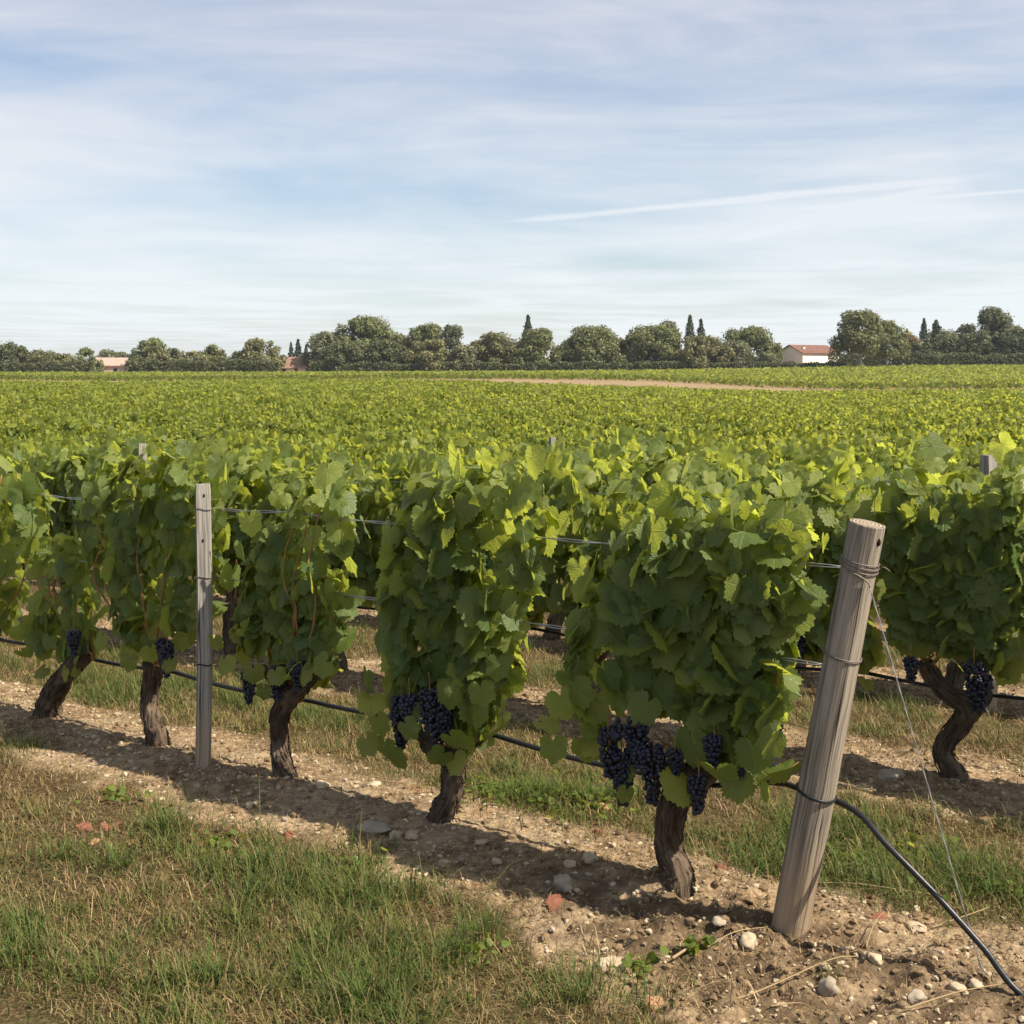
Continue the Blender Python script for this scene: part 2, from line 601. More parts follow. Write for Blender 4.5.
def wood_mat(name, dark, light, base_tint, ring=False):
    m, w = new_mat(name)
    uvn = w.n('ShaderNodeUVMap', uv_map='UVMap')
    tc = w.n('ShaderNodeTexCoord')
    sp = w.n('ShaderNodeSeparateXYZ')
    w.link(tc.outputs['Object'], sp.inputs[0])
    if ring:
        r = w.n('ShaderNodeVectorMath', operation='LENGTH')
        cb = w.n('ShaderNodeCombineXYZ')
        w.link(sp.outputs[0], cb.inputs[0]); w.link(sp.outputs[1], cb.inputs[1])
        w.link(cb.outputs[0], r.inputs[0])
        rr = w.math('ADD', r.outputs['Value'], w.math('MULTIPLY', w.noise(tc.outputs['Object'], 25, 3), 0.012))
        f = w.math('MULTIPLY_ADD', w.math('SINE', w.math('MULTIPLY', rr, 620)), 0.35, 0.5)
        f = w.math('MULTIPLY', f, w.math('ADD', w.noise(tc.outputs['Object'], 60, 4), 0.35))
    else:
        warp = w.noise(tc.outputs['Object'], 3.5, 3, out='Color')
        v = w.n('ShaderNodeVectorMath', operation='MULTIPLY_ADD')
        w.link(warp, v.inputs[0]); v.inputs[1].default_value = (0.055, 0.0, 0)
        w.link(uvn.outputs[0], v.inputs[2])
        f1 = w.noise(w.mapping(v.outputs[0], (22, 1.6, 1)), 1.0, 6, 0.6)
        f2 = w.noise(w.mapping(v.outputs[0], (75, 4.0, 1)), 1.0, 3, 0.6)
        f = w.math('ADD', w.math('MULTIPLY', f1, 0.6), w.math('MULTIPLY', f2, 0.4))
    col = w.mix(w.smooth(f, 0.34, 0.64), dark, light)
    if not ring:
        crack = w.noise(w.mapping(v.outputs[0], (13, 0.55, 1), (0, 0, 0), (4.4, 1.1, 0)), 1.0, 2, 0.4)
        ck = w.math('MULTIPLY', w.smooth(w.math('ABSOLUTE', w.math('SUBTRACT', crack, 0.5)), 0.0, 0.022, 1.0, 0.0), 0.9)
        col = w.mix(ck, col, tuple(c * 0.25 for c in dark))
        f = w.math('SUBTRACT', f, w.math('MULTIPLY', ck, 0.7))
        blot = w.noise(tc.outputs['Object'], 7, 4)
        col = w.mix(w.math('MULTIPLY', w.smooth(blot, 0.5, 0.75), 0.4), col, tuple(c * 0.7 for c in light))
        low = w.smooth(w.math('ADD', sp.outputs[2], w.math('MULTIPLY', blot, 0.25)), 0.12, 0.46, 0.7, 0.0)
        col = w.mix(low, col, base_tint)          # earth stain at the foot
    p = principled(w, col, 0.88, 0.18, w.bump(f, 0.8, 0.006))
    finish(w, p.outputs[0])
    return m


MAT['post'] = wood_mat('weathered_post_wood', (0.085, 0.070, 0.054), (0.340, 0.292, 0.232), (0.33, 0.235, 0.145))
MAT['post_top'] = wood_mat('post_end_grain', (0.14, 0.105, 0.075), (0.40, 0.33, 0.25), (0, 0, 0), True)
MAT['stake'] = wood_mat('grey_stake_wood', (0.135, 0.122, 0.108), (0.37, 0.345, 0.305), (0.36, 0.27, 0.18))


def ground_mat():
    m, w = new_mat('vineyard_soil')
    at = w.n('ShaderNodeAttribute', attribute_name='tint')      # grass cover
    geo = w.n('ShaderNodeNewGeometry')
    P = geo.outputs['Position']
    n1 = w.noise(P, 2.2, 5, 0.6)
    n2 = w.noise(P, 17, 6, 0.65)
    n3 = w.noise(P, 85, 5, 0.65)
    vo = w.n('ShaderNodeTexVoronoi', feature='F1')
    w.link(P, vo.inputs['Vector']); vo.inputs['Scale'].default_value = 46
    soil = w.mix(w.smooth(n2, 0.33, 0.68), (0.100, 0.067, 0.037), (0.325, 0.234, 0.138))
    soil = w.mix(w.math('MULTIPLY', w.smooth(n1, 0.42, 0.66), 0.40), soil, (0.375, 0.292, 0.190))
    soil = w.mix(w.math('MULTIPLY', w.smooth(n3, 0.52, 0.70), 0.42), soil, (0.46, 0.36, 0.245))
    soil = w.mix(w.math('MULTIPLY', w.smooth(n3, 0.46, 0.30), 0.55), soil, (0.085, 0.058, 0.036))
    rust = w.noise(P, 6.5, 3)
    soil = w.mix(w.math('MULTIPLY', w.smooth(rust, 0.56, 0.74), 0.28), soil, (0.34, 0.165, 0.085))
    # dry thatch between the green blades
    fib = w.noise(w.mapping(P, (160, 38, 60), (0, 0, 0.7)), 1.0, 4, 0.7)
    fib2 = w.noise(w.mapping(P, (36, 170, 60), (0, 0, 0.3)), 1.0, 4, 0.7)
    fb = w.math('MAXIMUM', fib, fib2)
    that = w.mix(w.smooth(fb, 0.46, 0.72), (0.034, 0.024, 0.012), (0.180, 0.122, 0.058))
    that = w.mix(w.math('MULTIPLY', w.smooth(n1, 0.40, 0.60), 0.35), that, (0.070, 0.078, 0.028))
    dark_soil = w.smooth(at.outputs['Fac'], -0.9, -0.05, 1.0, 0.0)  # darker soil tone where the mask goes negative
    soil = w.mix(w.math('MULTIPLY', dark_soil, w.smooth(w.noise(P, 9, 4), 0.30, 0.62)), soil, w.mix(n2, (0.048, 0.034, 0.020), (0.145, 0.102, 0.061)))
    gf = w.smooth(w.math('ADD', at.outputs['Fac'], w.math('MULTIPLY_ADD', n2, 0.7, -0.35)), 0.25, 0.75)
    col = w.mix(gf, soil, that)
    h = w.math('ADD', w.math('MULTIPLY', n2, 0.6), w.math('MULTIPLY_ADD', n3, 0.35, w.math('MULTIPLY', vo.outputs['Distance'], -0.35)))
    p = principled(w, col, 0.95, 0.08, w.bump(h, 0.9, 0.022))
    finish(w, p.outputs[0])
    return m


MAT['ground'] = ground_mat()


def blade_mat(name, a, b, c, tr=0.3):
    m, w = new_mat(name)
    at = w.n('ShaderNodeAttribute', attribute_name='tint')
    cr = w.n('ShaderNodeValToRGB')
    cr.color_ramp.elements[0].position = 0.0
    cr.color_ramp.elements[0].color = (*a, 1)
    cr.color_ramp.elements[1].position = 1.0
    cr.color_ramp.elements[1].color = (*c, 1)
    e = cr.color_ramp.elements.new(0.5)
    e.color = (*b, 1)
    w.link(at.outputs['Fac'], cr.inputs[0])
    p = principled(w, cr.outputs[0], 0.6, 0.2)
    tl = w.n('ShaderNodeBsdfTranslucent')
    w.link(cr.outputs[0], tl.inputs['Color'])
    ms = w.n('ShaderNodeMixShader'); ms.inputs[0].default_value = tr
    w.link(p.outputs[0], ms.inputs[1]); w.link(tl.outputs[0], ms.inputs[2])
    finish(w, ms.outputs[0])
    return m


MAT['grass'] = blade_mat('grass_blade', (0.058, 0.105, 0.020), (0.122, 0.130, 0.036), (0.270, 0.190, 0.088))
MAT['straw'] = blade_mat('dry_straw', (0.070, 0.044, 0.020), (0.180, 0.118, 0.056), (0.38, 0.285, 0.155), 0.1)
MAT['stone'] = simple_mat('limestone', (0.37, 0.30, 0.205), 0.9, 0.1, 0, 0.45, 30)
MAT['stone_grey'] = simple_mat('grey_stone', (0.29, 0.245, 0.185), 0.9, 0.1, 0, 0.35, 24)
MAT['stone_red'] = simple_mat('rusty_stone', (0.30, 0.085, 0.035), 0.85, 0.1, 0, 0.3, 24)
MAT['clod'] = simple_mat('soil_clod', (0.175, 0.123, 0.073), 0.95, 0.05, 0, 0.45, 40)
MAT['dead_leaf'] = simple_mat('dead_leaf', (0.19, 0.080, 0.048), 0.8, 0.15, 0, 0.45, 60)
MAT['dead_tan'] = simple_mat('dead_leaf_tan', (0.38, 0.22, 0.12), 0.8, 0.15, 0, 0.4, 60)

# ------------------------------------------------------------------ ground sheet
def axis(lo, hi, step, out_lo, out_hi, g=1.16):
    a = list(np.arange(lo, hi, step))
    s, x = step, a[-1]
    while x < out_hi:
        s *= g; x += s; a.append(x)
    s, x = step, a[0]
    left = []
    while x > out_lo:
        s *= g; x -= s; left.append(x)
    return np.array(left[::-1] + a)


def build_ground():
    xs = axis(-4.2, 3.2, 0.021, -2500, 2500, 1.10)
    ys = axis(2.75, 8.2, 0.021, -400, 4000, 1.06)
    X, Y = np.meshgrid(xs, ys)
    x, y = X.ravel(), Y.ravel()
    z = ground_z(x, y)
    nx = len(xs)
    i = np.arange(len(ys) - 1)[:, None] * nx
    j = np.arange(nx - 1)[None, :]
    q = np.stack([i + j, i + j + 1, i + nx + j + 1, i + nx + j], -1).reshape(-1, 4)
    g = grass_cover(x, y)
    far = np.clip((y - Y_END) / 3, 0, 1)
    g = g * (1 - far)
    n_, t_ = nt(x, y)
    dark_soil = np.clip((2.45 - t_ + (fbm(np.column_stack([x, y]) * 2.3, 51, 3) - 0.5) * 1.2) / 0.5, 0, 1) * np.clip((3.45 - n_) / 0.15, 0, 1) * (1 - g)  # mask of darker soil around the end of the front row
    g = g - dark_soil
    b = MB()
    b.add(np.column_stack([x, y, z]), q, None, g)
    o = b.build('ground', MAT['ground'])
    tag(o, 'rolling stony tan vineyard soil with grassy strips between rows', 'ground', kind='structure')


build_ground()


# ------------------------------------------------------------------ leaves
def leaf_template(npts, inner):
    """vine leaf outline, stalk at the origin, tip at +y; returns xy (p,2) and triangles"""
    th = np.linspace(-np.pi, np.pi, npts, endpoint=False) + np.pi / npts
    key_t = np.radians([0, 14, 27, 40, 52, 66, 80, 95, 108, 125, 145, 163, 172, 180])
    key_r = np.array([1.0, 0.89, 0.79, 0.86, 0.90, 0.81, 0.70, 0.77, 0.80, 0.76, 0.69, 0.57, 0.32, 0.10])
    r = np.interp(np.abs(th), key_t, key_r)
    if npts >= 24:
        ser = np.where(np.arange(npts) % 2 == 0, 1.055, 0.945)
        r = r * ser
    out = np.column_stack([r * np.sin(th), r * np.cos(th)])
    pts = [np.zeros((1, 2))]
    tris = []
    if inner:
        m = npts // 2
        thi = th[::2]
        ri = 0.55 * np.interp(np.abs(thi), key_t, key_r)
        pts.append(np.column_stack([ri * np.sin(thi), ri * np.cos(thi)]))
        pts.append(out)
        for a in range(m):
            b = (a + 1) % m
            tris.append((0, 1 + b, 1 + a))
            o0, o1, o2 = 1 + m + 2 * a, 1 + m + 2 * a + 1, 1 + m + (2 * a + 2) % npts
            tris += [(1 + a, o1, o0), (1 + a, 1 + b, o1), (1 + b, o2, o1)]
    else:
        pts.append(out)
        for a in range(npts):
            tris.append((0, 1 + (a + 1) % npts, 1 + a))
    return np.vstack(pts), np.array(tris)


LEAF_HI = leaf_template(44, True)
LEAF_MID = leaf_template(11, False)
LEAF_LOW = (np.array([[0, -0.15], [0.62, 0.25], [0, 1.0], [-0.62, 0.25]]), np.array([[0, 1, 2], [0, 2, 3]]))


def unit(a):
    return a / (np.linalg.norm(a, axis=-1, keepdims=True) + 1e-9)


def leaf_verts(tmpl, pos, nrm, tip, size, rng, fold=0.22, curl=0.28):
    xy, tri = tmpl
    n = len(pos)
    z = unit(nrm)
    y = unit(tip - z * np.sum(tip * z, 1)[:, None])
    x = np.cross(y, z)
    px = np.repeat(xy[None, :, 0], n, 0) * rng.uniform(0.88, 1.12, n)[:, None]
    py = np.repeat(xy[None, :, 1], n, 0)
    fo = (fold + 0.16 * rng.standard_normal(n))[:, None]
    cu = (curl + 0.22 * rng.standard_normal(n))[:, None]
    ph = rng.uniform(0, 6.28, n)[:, None]
    am = rng.uniform(0.0, 0.07, n)[:, None]
    ang = np.arctan2(px, py)
    rr = np.hypot(px, py)
    sk = rng.normal(0, 0.14, n)[:, None]
    pz = -fo * np.abs(px) - cu * py * np.abs(py) * 0.5 + am * rr * np.sin(ang * 5 + ph) + sk * px * py
    s = size[:, None, None]
    v = pos[:, None, :] + s * (px[..., None] * x[:, None, :] + py[..., None] * y[:, None, :] + pz[..., None] * z[:, None, :])
    p = xy.shape[0]
    f = (tri[None] + (np.arange(n) * p)[:, None, None]).reshape(-1, 3)
    uv = np.repeat(xy[None], n, 0).reshape(-1, 2)
    return v.reshape(-1, 3), f, uv, p


def poly_dist(pts, poly):
    """inside mask, distance to outline, unit vector towards nearest outline point"""
    a = poly; b = np.roll(poly, -1, 0)
    ap = pts[:, None] - a[None]
    ab = (b - a)[None]
    t = np.clip(np.sum(ap * ab, -1) / (np.sum(ab * ab, -1) + 1e-12), 0, 1)
    d = ap - ab * t[..., None]
    L = np.linalg.norm(d, axis=-1)
    k = L.argmin(1)
    dm = L[np.arange(len(pts)), k]
    dirv = -d[np.arange(len(pts)), k] / (dm[:, None] + 1e-9)
    cond = (a[None, :, 1] > pts[:, 1:2]) != (b[None, :, 1] > pts[:, 1:2])
    xi = (b[None, :, 0] - a[None, :, 0]) * (pts[:, 1:2] - a[None, :, 1]) / (b[None, :, 1] - a[None, :, 1] + 1e-12) + a[None, :, 0]
    inside = (np.sum(cond & (pts[:, 0:1] < xi), 1) % 2) == 1
    return inside, dm, dirv


def canopy(mb, poly, thick, nleaf, size, rng, tmpl, petioles=True, mat=0, droop=1.0, pmat=None):
    """fills a trimmed hanging vine canopy: leaves overlap like shingles on both faces, the top and the ends"""
    poly = np.asarray(poly, float)
    lo, hi = poly.min(0), poly.max(0)
    pts = np.zeros((0, 2))
    while len(pts) < nleaf:
        c = rng.uniform(lo, hi, (nleaf * 2, 2))
        ins, d, _ = poly_dist(c, poly)
        c = c[ins & (d > 0.035)]
        # clumps along the shoots and gaps between them
        k = vnoise(np.column_stack([c[:, 0] * 7.5, c[:, 1] * 3.2]), int(rng.integers(1, 999)))
        c = c[rng.uniform(0, 1, len(c)) < np.clip(2.2 * k - 0.2, 0.05, 1)]
        pts = np.vstack([pts, c])
    pts = pts[:nleaf]
    _, d, dv = poly_dist(pts, poly)
    rag = (rng.uniform(0, 1, nleaf) < np.where(dv[:, 1] > 0.5, 0.22, 0.05)) & (d < 0.12)
    pts = pts + np.where(rag, d + rng.uniform(-.02, .045, nleaf), 0)[:, None] * dv
    _, d, dv = poly_dist(pts, poly)
    w = np.clip(1 - d / 0.14, 0, 1)
    side = np.where(rng.uniform(0, 1, nleaf) < 0.56, -1.0, 1.0)
    depth = thick * np.sqrt(np.clip(d / 0.14, 0.05, 1)) * np.where(rng.uniform(0, 1, nleaf) < 0.72, rng.uniform(0.75, 1.1, nleaf), rng.uniform(0.0, 0.75, nleaf))
    bul = 0.72 + 0.6 * vnoise(np.column_stack([pts[:, 0] * 5, pts[:, 1] * 5]), int(rng.integers(1, 999)))
    y = side * depth * bul
    o = np.column_stack([dv[:, 0] * w, side * (1 - 0.65 * w), np.maximum(dv[:, 1], -0.2) * w])
    up = np.array([0, 0, 1.0])
    jit = rng.standard_normal((nleaf, 3))
    nrm = unit(unit(o) * np.array([1, 1, 0.5]) + 0.46 * up + 0.58 * jit * np.array([1, 1, 0.6]))
    tip = unit(-up * droop + 0.30 * unit(o) + 0.42 * rng.standard_normal((nleaf, 3)))
    sz = size * np.clip(rng.lognormal(0, 0.33, nleaf), 0.40, 1.6)
    top = np.clip((pts[:, 1] - (hi[1] - 0.28)) / 0.28, 0, 1)
    sz = sz * (1 - 0.22 * top * rng.uniform(0, 1, nleaf))
    yv = unit(tip - nrm * np.sum(tip * nrm, 1)[:, None])
    pos = np.column_stack([pts[:, 0], y, pts[:, 1]]) - yv * (sz * 0.42)[:, None]
    v, f, uv, p = leaf_verts(tmpl, pos, nrm, tip, sz, rng)
    tint = np.clip(0.24 + 0.20 * rng.standard_normal(nleaf) + 0.50 * top + np.where(rng.uniform(0, 1, nleaf) < 0.06, 0.4, 0), 0, 1)  # top leaves paler: young growth plus sunlight put into the colour
    mb.add(v, f, uv, np.repeat(tint, p), mat)
    if petioles:
        ln = sz * rng.uniform(0.45, 0.8, nleaf)
        a = pos
        b = pos - yv * (ln * 0.55)[:, None] - np.column_stack([np.zeros(nleaf), side, np.zeros(nleaf)]) * (ln * 0.6)[:, None]
        wv = np.array([0.0013, 0, 0])
        hv = np.array([0, 0.0011, 0.0008])
        vv = np.stack([a - wv, a + wv, a + hv, b - wv, b + wv, b + hv], 1).reshape(-1, 3)
        base = np.array([[0, 1, 4, 3], [1, 2, 5, 4], [2, 0, 3, 5]])
        ff = (base[None] + (np.arange(nleaf) * 6)[:, None, None]).reshape(-1, 4)
        mb.add(vv, ff, None, 0.5, mat if pmat is None else pmat)
    return pts


# ------------------------------------------------------------------ vine pieces
def trunk_mb(mb, P, rad, rng, rings=70, sides=26, mat=0, rough=1.0, strips=0):
    path = catmull(P, rings)
    rr = np.interp(np.linspace(0, 1, rings), np.linspace(0, 1, len(rad)), rad)
    path = path + (fbm(np.column_stack([np.linspace(0, 5, rings), np.zeros(rings)]), 7, 2)[:, None] - 0.5) * np.array([0.02, 0.02, 0]) * rough
    sd = int(rng.integers(1, 900))
    tw = rng.uniform(2, 6) * (1 if rng.uniform() < 0.5 else -1)

    def disp(TH, L):
        t2 = TH + L * tw
        c = np.column_stack([np.cos(t2).ravel() * 1.6, np.sin(t2).ravel() * 1.6, L.ravel() * 4])
        a = fbm(c, sd, 3)
        c2 = np.column_stack([np.cos(t2).ravel() * 5.5, np.sin(t2).ravel() * 5.5, L.ravel() * 9])
        b = fbm(c2, sd + 5, 3)
        c3 = np.column_stack([np.cos(TH).ravel() * 2.2, np.sin(TH).ravel() * 2.2, L.ravel() * 17])
        k = vnoise(c3, sd + 9)
        return (1 + rough * (0.65 * (a - 0.5) + 0.62 * (b - 0.5) + 0.34 * (k - 0.5))).reshape(TH.shape)
    v, f, uv = tube(path, rr, sides, True, disp)
    mb.add(v, f, uv, 0.5, mat)
    if strips:
        tn = unit(np.gradient(path, axis=0))
        for _ in range(strips):
            i0 = int(rng.integers(2, rings - 14)); ln = int(rng.integers(6, 13))
            a0 = rng.uniform(0, 6.283)
            pp = []
            for q, i in enumerate(range(i0, i0 + ln)):
                e1 = unit(np.cross(tn[i], [0, 1, 0.01])); e2 = np.cross(tn[i], e1)
                an = a0 + q * 0.05 * tw / 4
                lift = 1.06 + 0.10 * abs(q / (ln - 1) - 0.5) ** 2 * 4 * rng.uniform(0.3, 1)
                pp.append(path[i] + rr[i] * lift * (math.cos(an) * e1 + math.sin(an) * e2))
            v, f, uv = tube(np.array(pp), np.linspace(.0032, .0010, ln), 5)
            mb.add(v, f, uv * np.array([0.2, 1]), 0.5, mat)
    return path


def cluster_mesh(seed, length=0.16, width=0.085, wing=False):
    rng = np.random.default_rng(seed)
    mb = MB()
    c = []
    tries = 0
    r0 = 0.0082
    while len(c) < int(120 * length / 0.16) and tries < 9000:
        tries += 1
        s = rng.uniform(0, 1)
        w = width * 0.5 * (1 - 0.72 * s ** 1.4) * (0.75 + 0.25 * min(1, s / 0.12))
        a = rng.uniform(0, 6.28)
        rad = w * math.sqrt(rng.uniform(0.25, 1))
        p = np.array([rad * math.cos(a), rad * math.sin(a) * 0.9, -s * length])
        if wing and s < 0.4 and rng.uniform() < 0.4:
            p = p + np.array([width * 0.55, 0, -0.01])
        if all(np.sum((p - q) ** 2) > (1.36 * r0) ** 2 for q in c):
            c.append(p)
    v0, f0 = ICO2
    for p in c:
        r = r0 * rng.uniform(0.82, 1.12)
        mb.add(v0 * r * np.array([1, 1, 1.06]) + p, f0, None, rng.uniform(0, 1))
    st = catmull([(0, 0, 0.06), (0.004, 0.004, 0.02), (0, 0, -length * 0.4)], 8)
    v, f, uv = tube(st, np.full(8, 0.0022), 6)
    mb.add(v, f, uv, 0.5, 1)
    return mb.mesh('grape_cluster', [MAT['grape'], MAT['cane']])


CLUSTERS = [cluster_mesh(1, 0.17, 0.088), cluster_mesh(2, 0.15, 0.080, True), cluster_mesh(3, 0.11, 0.068), cluster_mesh(4, 0.19, 0.092)]


def put_cluster(parent, kind, loc, rz=0.0, sc=1.0):
    o = bpy.data.objects.new('grape_cluster', CLUSTERS[kind])
    o.location = loc
    o.rotation_euler = (0, 0, rz)
    o.scale = (sc, sc, sc)
    o.parent = parent
    COL.objects.link(o)
    return o


def canes(parent, head, poly, thick, rng, n):
    n = n + 2
    poly = np.asarray(poly)
    lo, hi = poly.min(0), poly.max(0)
    for i in range(n):
        x1 = lo[0] + (hi[0] - lo[0]) * (0.12 + 0.76 * (i + rng.uniform(0.2, 0.8)) / n)
        top = hi[1] - rng.uniform(0.08, 0.22)
        ins, d, _ = poly_dist(np.array([[x1, top]]), poly)
        if not ins[0]: top -= 0.15
        y1 = rng.uniform(-1.05, 0.1) * thick
        P = [(head[0] + rng.uniform(-.03, .03), rng.uniform(-.02, .02), head[2] - 0.04),
             (head[0] * 0.55 + x1 * 0.45, y1 * 0.5, head[2] + 0.10 + rng.uniform(0, .05)),
             (x1 + rng.uniform(-.03, .03), y1, head[2] + 0.32), (x1 + rng.uniform(-.05, .05), y1 * 1.05, head[2] * 0.3 + top * 0.7),
             (x1 + rng.uniform(-.06, .06), y1 * 0.6, top)]
        path = catmull(P, 26)
        ins, d, _ = poly_dist(path[:, [0, 2]], poly)
        good = (ins & (d > 0.045)) | (path[:, 2] < lo[1] + 0.12)
        if not good.all(): path = path[:max(6, int(np.argmin(good)))]
        path = catmull(path, 26)
        path[:, :2] += (fbm(np.column_stack([np.linspace(0, 8, 26), np.full(26, i * 3.3)]), 3, 2)[:, None] - 0.5) * 0.025
        rr = np.linspace(0.0056, 0.0026, 26) * (1 + 0.25 * (np.arange(26) % 4 == 0))
        mb = MB()
        v, f, uv = tube(path, rr, 7)
        mb.add(v, f, uv)
        mb.build('cane', MAT['cane'], parent)


VINES = 'grapevines of the vineyard'

# -------- the front row, vine by vine
def front_vine(px_base, px_poly, trunk_px, rad, label, nleaf, size, thick, clusters, seed, dn=0.0, arms=(), ncane=6, k=0, cl_depth=-0.07, hang=()):
    rng = np.random.default_rng(seed)
    t0, _ = on_row(*px_base, k)
    xy = row_xy(k, t0)
    z0 = float(ground_z(xy[0], xy[1])[0]) - 0.01
    root = empty('grape_vine', (xy[0], xy[1], z0), ROW_RZ)
    tag(root, label, 'grapevine', VINES)

    def loc(p):                            # pixel in the row plane -> local x, height
        t, h = on_row(p[0], p[1], k)
        return (t0 - t, h - z0)
    poly = np.array([loc(p) for p in px_poly])
    if k == 0:
        mid = poly[:, 0].mean(); poly[:, 0] = mid + (poly[:, 0] - mid) * 0.89
        poly[:, 1] -= 0.02 * (poly[:, 1] > 0.9)
    rad = [r_ * 0.84 for r_ in rad]
    pts = [loc(p) for p in trunk_px]
    P = [(pts[0][0], 0, -0.05)] + [(a, rng.uniform(-.015, .015), max(b, 0.0)) for a, b in pts]
    mb = MB()
    trunk_mb(mb, P, [rad[0] * 1.25] + list(rad), rng, 90, 36, strips=90)
    head = P[-1]
    for ap, ar in arms:
        q = [loc(p) for p in ap]
        Q = [(a, rng.uniform(-.02, .02), b) for a, b in q]
        trunk_mb(mb, Q, ar, rng, 30, 18, strips=14)
    mb.build('trunk', MAT['bark'], root)
    fb = MB()
    canopy(fb, poly, thick, nleaf, size, rng, LEAF_HI, pmat=1)
    if hang:
        hp = np.array([[loc(q[:2])[0], -thick - rng.uniform(.02, .07), loc(q[:2])[1]] for q in hang])
        hs = np.array([q[2] for q in hang])
        m_ = len(hang)
        hn = unit(np.array([[0.25, -1, 0.25]]) + 0.4 * rng.standard_normal((m_, 3)))
        ht = unit(np.array([[0, -.1, -1.0]]) + 0.3 * rng.standard_normal((m_, 3)))
        hy = unit(ht - hn * np.sum(ht * hn, 1)[:, None])
        v, f, uv, p_ = leaf_verts(LEAF_HI, hp - hy * (hs * 0.42)[:, None], hn, ht, hs, rng)
        fb.add(v, f, uv, np.repeat(np.clip(0.35 + 0.2 * rng.standard_normal(m_), 0, 1), p_), 0)
    fb.build('foliage', [MAT['leaf'], MAT['cane']], root)
    canes(root, head, poly, thick, rng, ncane)
    for (cx, cy, kind, sc) in clusters:
        a, b = loc((cx, cy))
        put_cluster(root, kind, (a, cl_depth - rng.uniform(0, 0.05), b), rng.uniform(0, 6), sc)
    return root


front_vine((680, 895),
           [(552, 645), (558, 595), (588, 565), (598, 512), (640, 492), (676, 508), (702, 512), (740, 487), (790, 492), (832, 490),
            (836, 530), (836, 602), (815, 640), (812, 700), (792, 760), (768, 788), (738, 786), (716, 772), (700, 752), (650, 722), (606, 708),
            (592, 765), (576, 756), (560, 700)],
           [(680, 892), (678, 872), (668, 845), (672, 815), (684, 785), (690, 768)], [.062, .054, .047, .050, .056, .062],
           'largest front vine with big grape bunches, next to leaning end post', 580, 0.060, 0.090,
           [(626, 722, 1, 1.0), (648, 722, 2, 1.0), (637, 744, 0, 1.0), (669, 738, 3, 0.95), (690, 742, 2, .8), (713, 768, 2, 1.0), (754, 760, 2, .6),
            (728, 728, 2, .9), (655, 712, 1, 1.)], 11,
           arms=[([(684, 785), (655, 762), (640, 740)], [.042, .030, .018]), ([(686, 785), (714, 764), (735, 735)], [.048, .036, .020])], ncane=8,
           hang=[(577, 742, .06), (572, 718, .06), (587, 700, .07), (640, 765, .045), (646, 785, .04), (694, 768, .085), (708, 745, .08), (742, 765, .07), (758, 778, .06), (772, 750, .07), (778, 784, .05), (790, 735, .06), (600, 690, .07), (660, 705, .07)])
front_vine((448, 833),
           [(362, 628), (384, 572), (380, 522), (394, 482), (430, 462), (450, 470), (482, 462), (520, 472), (560, 472), (577, 492), (571, 540),
            (556, 562), (551, 620), (531, 682), (507, 712), (497, 742), (478, 764), (462, 740), (436, 700), (425, 706), (410, 758), (392, 752), (390, 720), (384, 692), (374, 660)],
           [(443, 832), (443, 818), (452, 795), (455, 770), (453, 750)], [.062, .052, .045, .048, .054],
           'second front vine, straight trunk and tall dense crown, pair of grape bunches', 540, 0.056, 0.085,
           [(416, 694, 0, 1.05), (428, 690, 2, 1.1), (456, 690, 3, 1.0), (445, 684, 1, 1.0), (462, 700, 2, 1.)], 22, ncane=7,
           arms=[([(453, 757), (430, 742), (420, 725)], [.035, .025, .016]), ([(454, 757), (472, 740), (480, 722)], [.035, .025, .016])],
           hang=[(396, 738, .065), (404, 720, .06), (396, 700, .065), (388, 678, .065), (410, 742, .055), (426, 752, .055), (438, 722, .055), (434, 708, .05), (462, 750, .065), (478, 758, .055), (484, 735, .07), (495, 710, .07), (476, 690, .07), (505, 690, .06), (385, 690, .06), (518, 665, .06)])
front_vine((287, 787),
           [(230, 605), (238, 560), (266, 512), (298, 490), (340, 480), (364, 490), (369, 540), (357, 600), (352, 650), (342, 688), (320, 702),
            (290, 672), (262, 668), (240, 672), (228, 640)],
           [(288, 785), (284, 768), (276, 738), (284, 710), (297, 690)], [.060, .047, .041, .045, .052],
           'front vine with S-bent trunk, right beside grey stake', 370, 0.053, 0.075,
           [(263, 664, 0, .85), (290, 662, 1, .9), (312, 658, 2, 1.0)], 33, ncane=6,
           arms=[([(295, 695), (275, 682), (262, 668)], [.035, .025, .016]), ([(296, 695), (312, 680), (320, 664)], [.035, .025, .016])],
           hang=[(250, 662, .055), (273, 672, .055), (286, 688, .045), (301, 672, .05), (322, 672, .06), (338, 662, .06), (240, 640, .05)])
front_vine((155, 740),
           [(76, 502), (82, 472), (110, 456), (160, 448), (206, 460), (236, 476), (237, 560), (226, 622), (198, 652), (168, 662), (150, 672), (120, 640), (96, 592), (80, 560)],
           [(160, 739), (156, 725), (149, 700), (151, 678), (155, 662)], [.056, .047, .042, .045, .050],
           'tall wide front vine on the left of the grey stake', 480, 0.054, 0.08,
           [(189, 640, 0, .8), (178, 636, 2, 1.)], 44, ncane=6,
           hang=[(122, 640, .06), (140, 648, .05), (152, 660, .055), (172, 652, .055), (203, 640, .06), (196, 660, .045)])
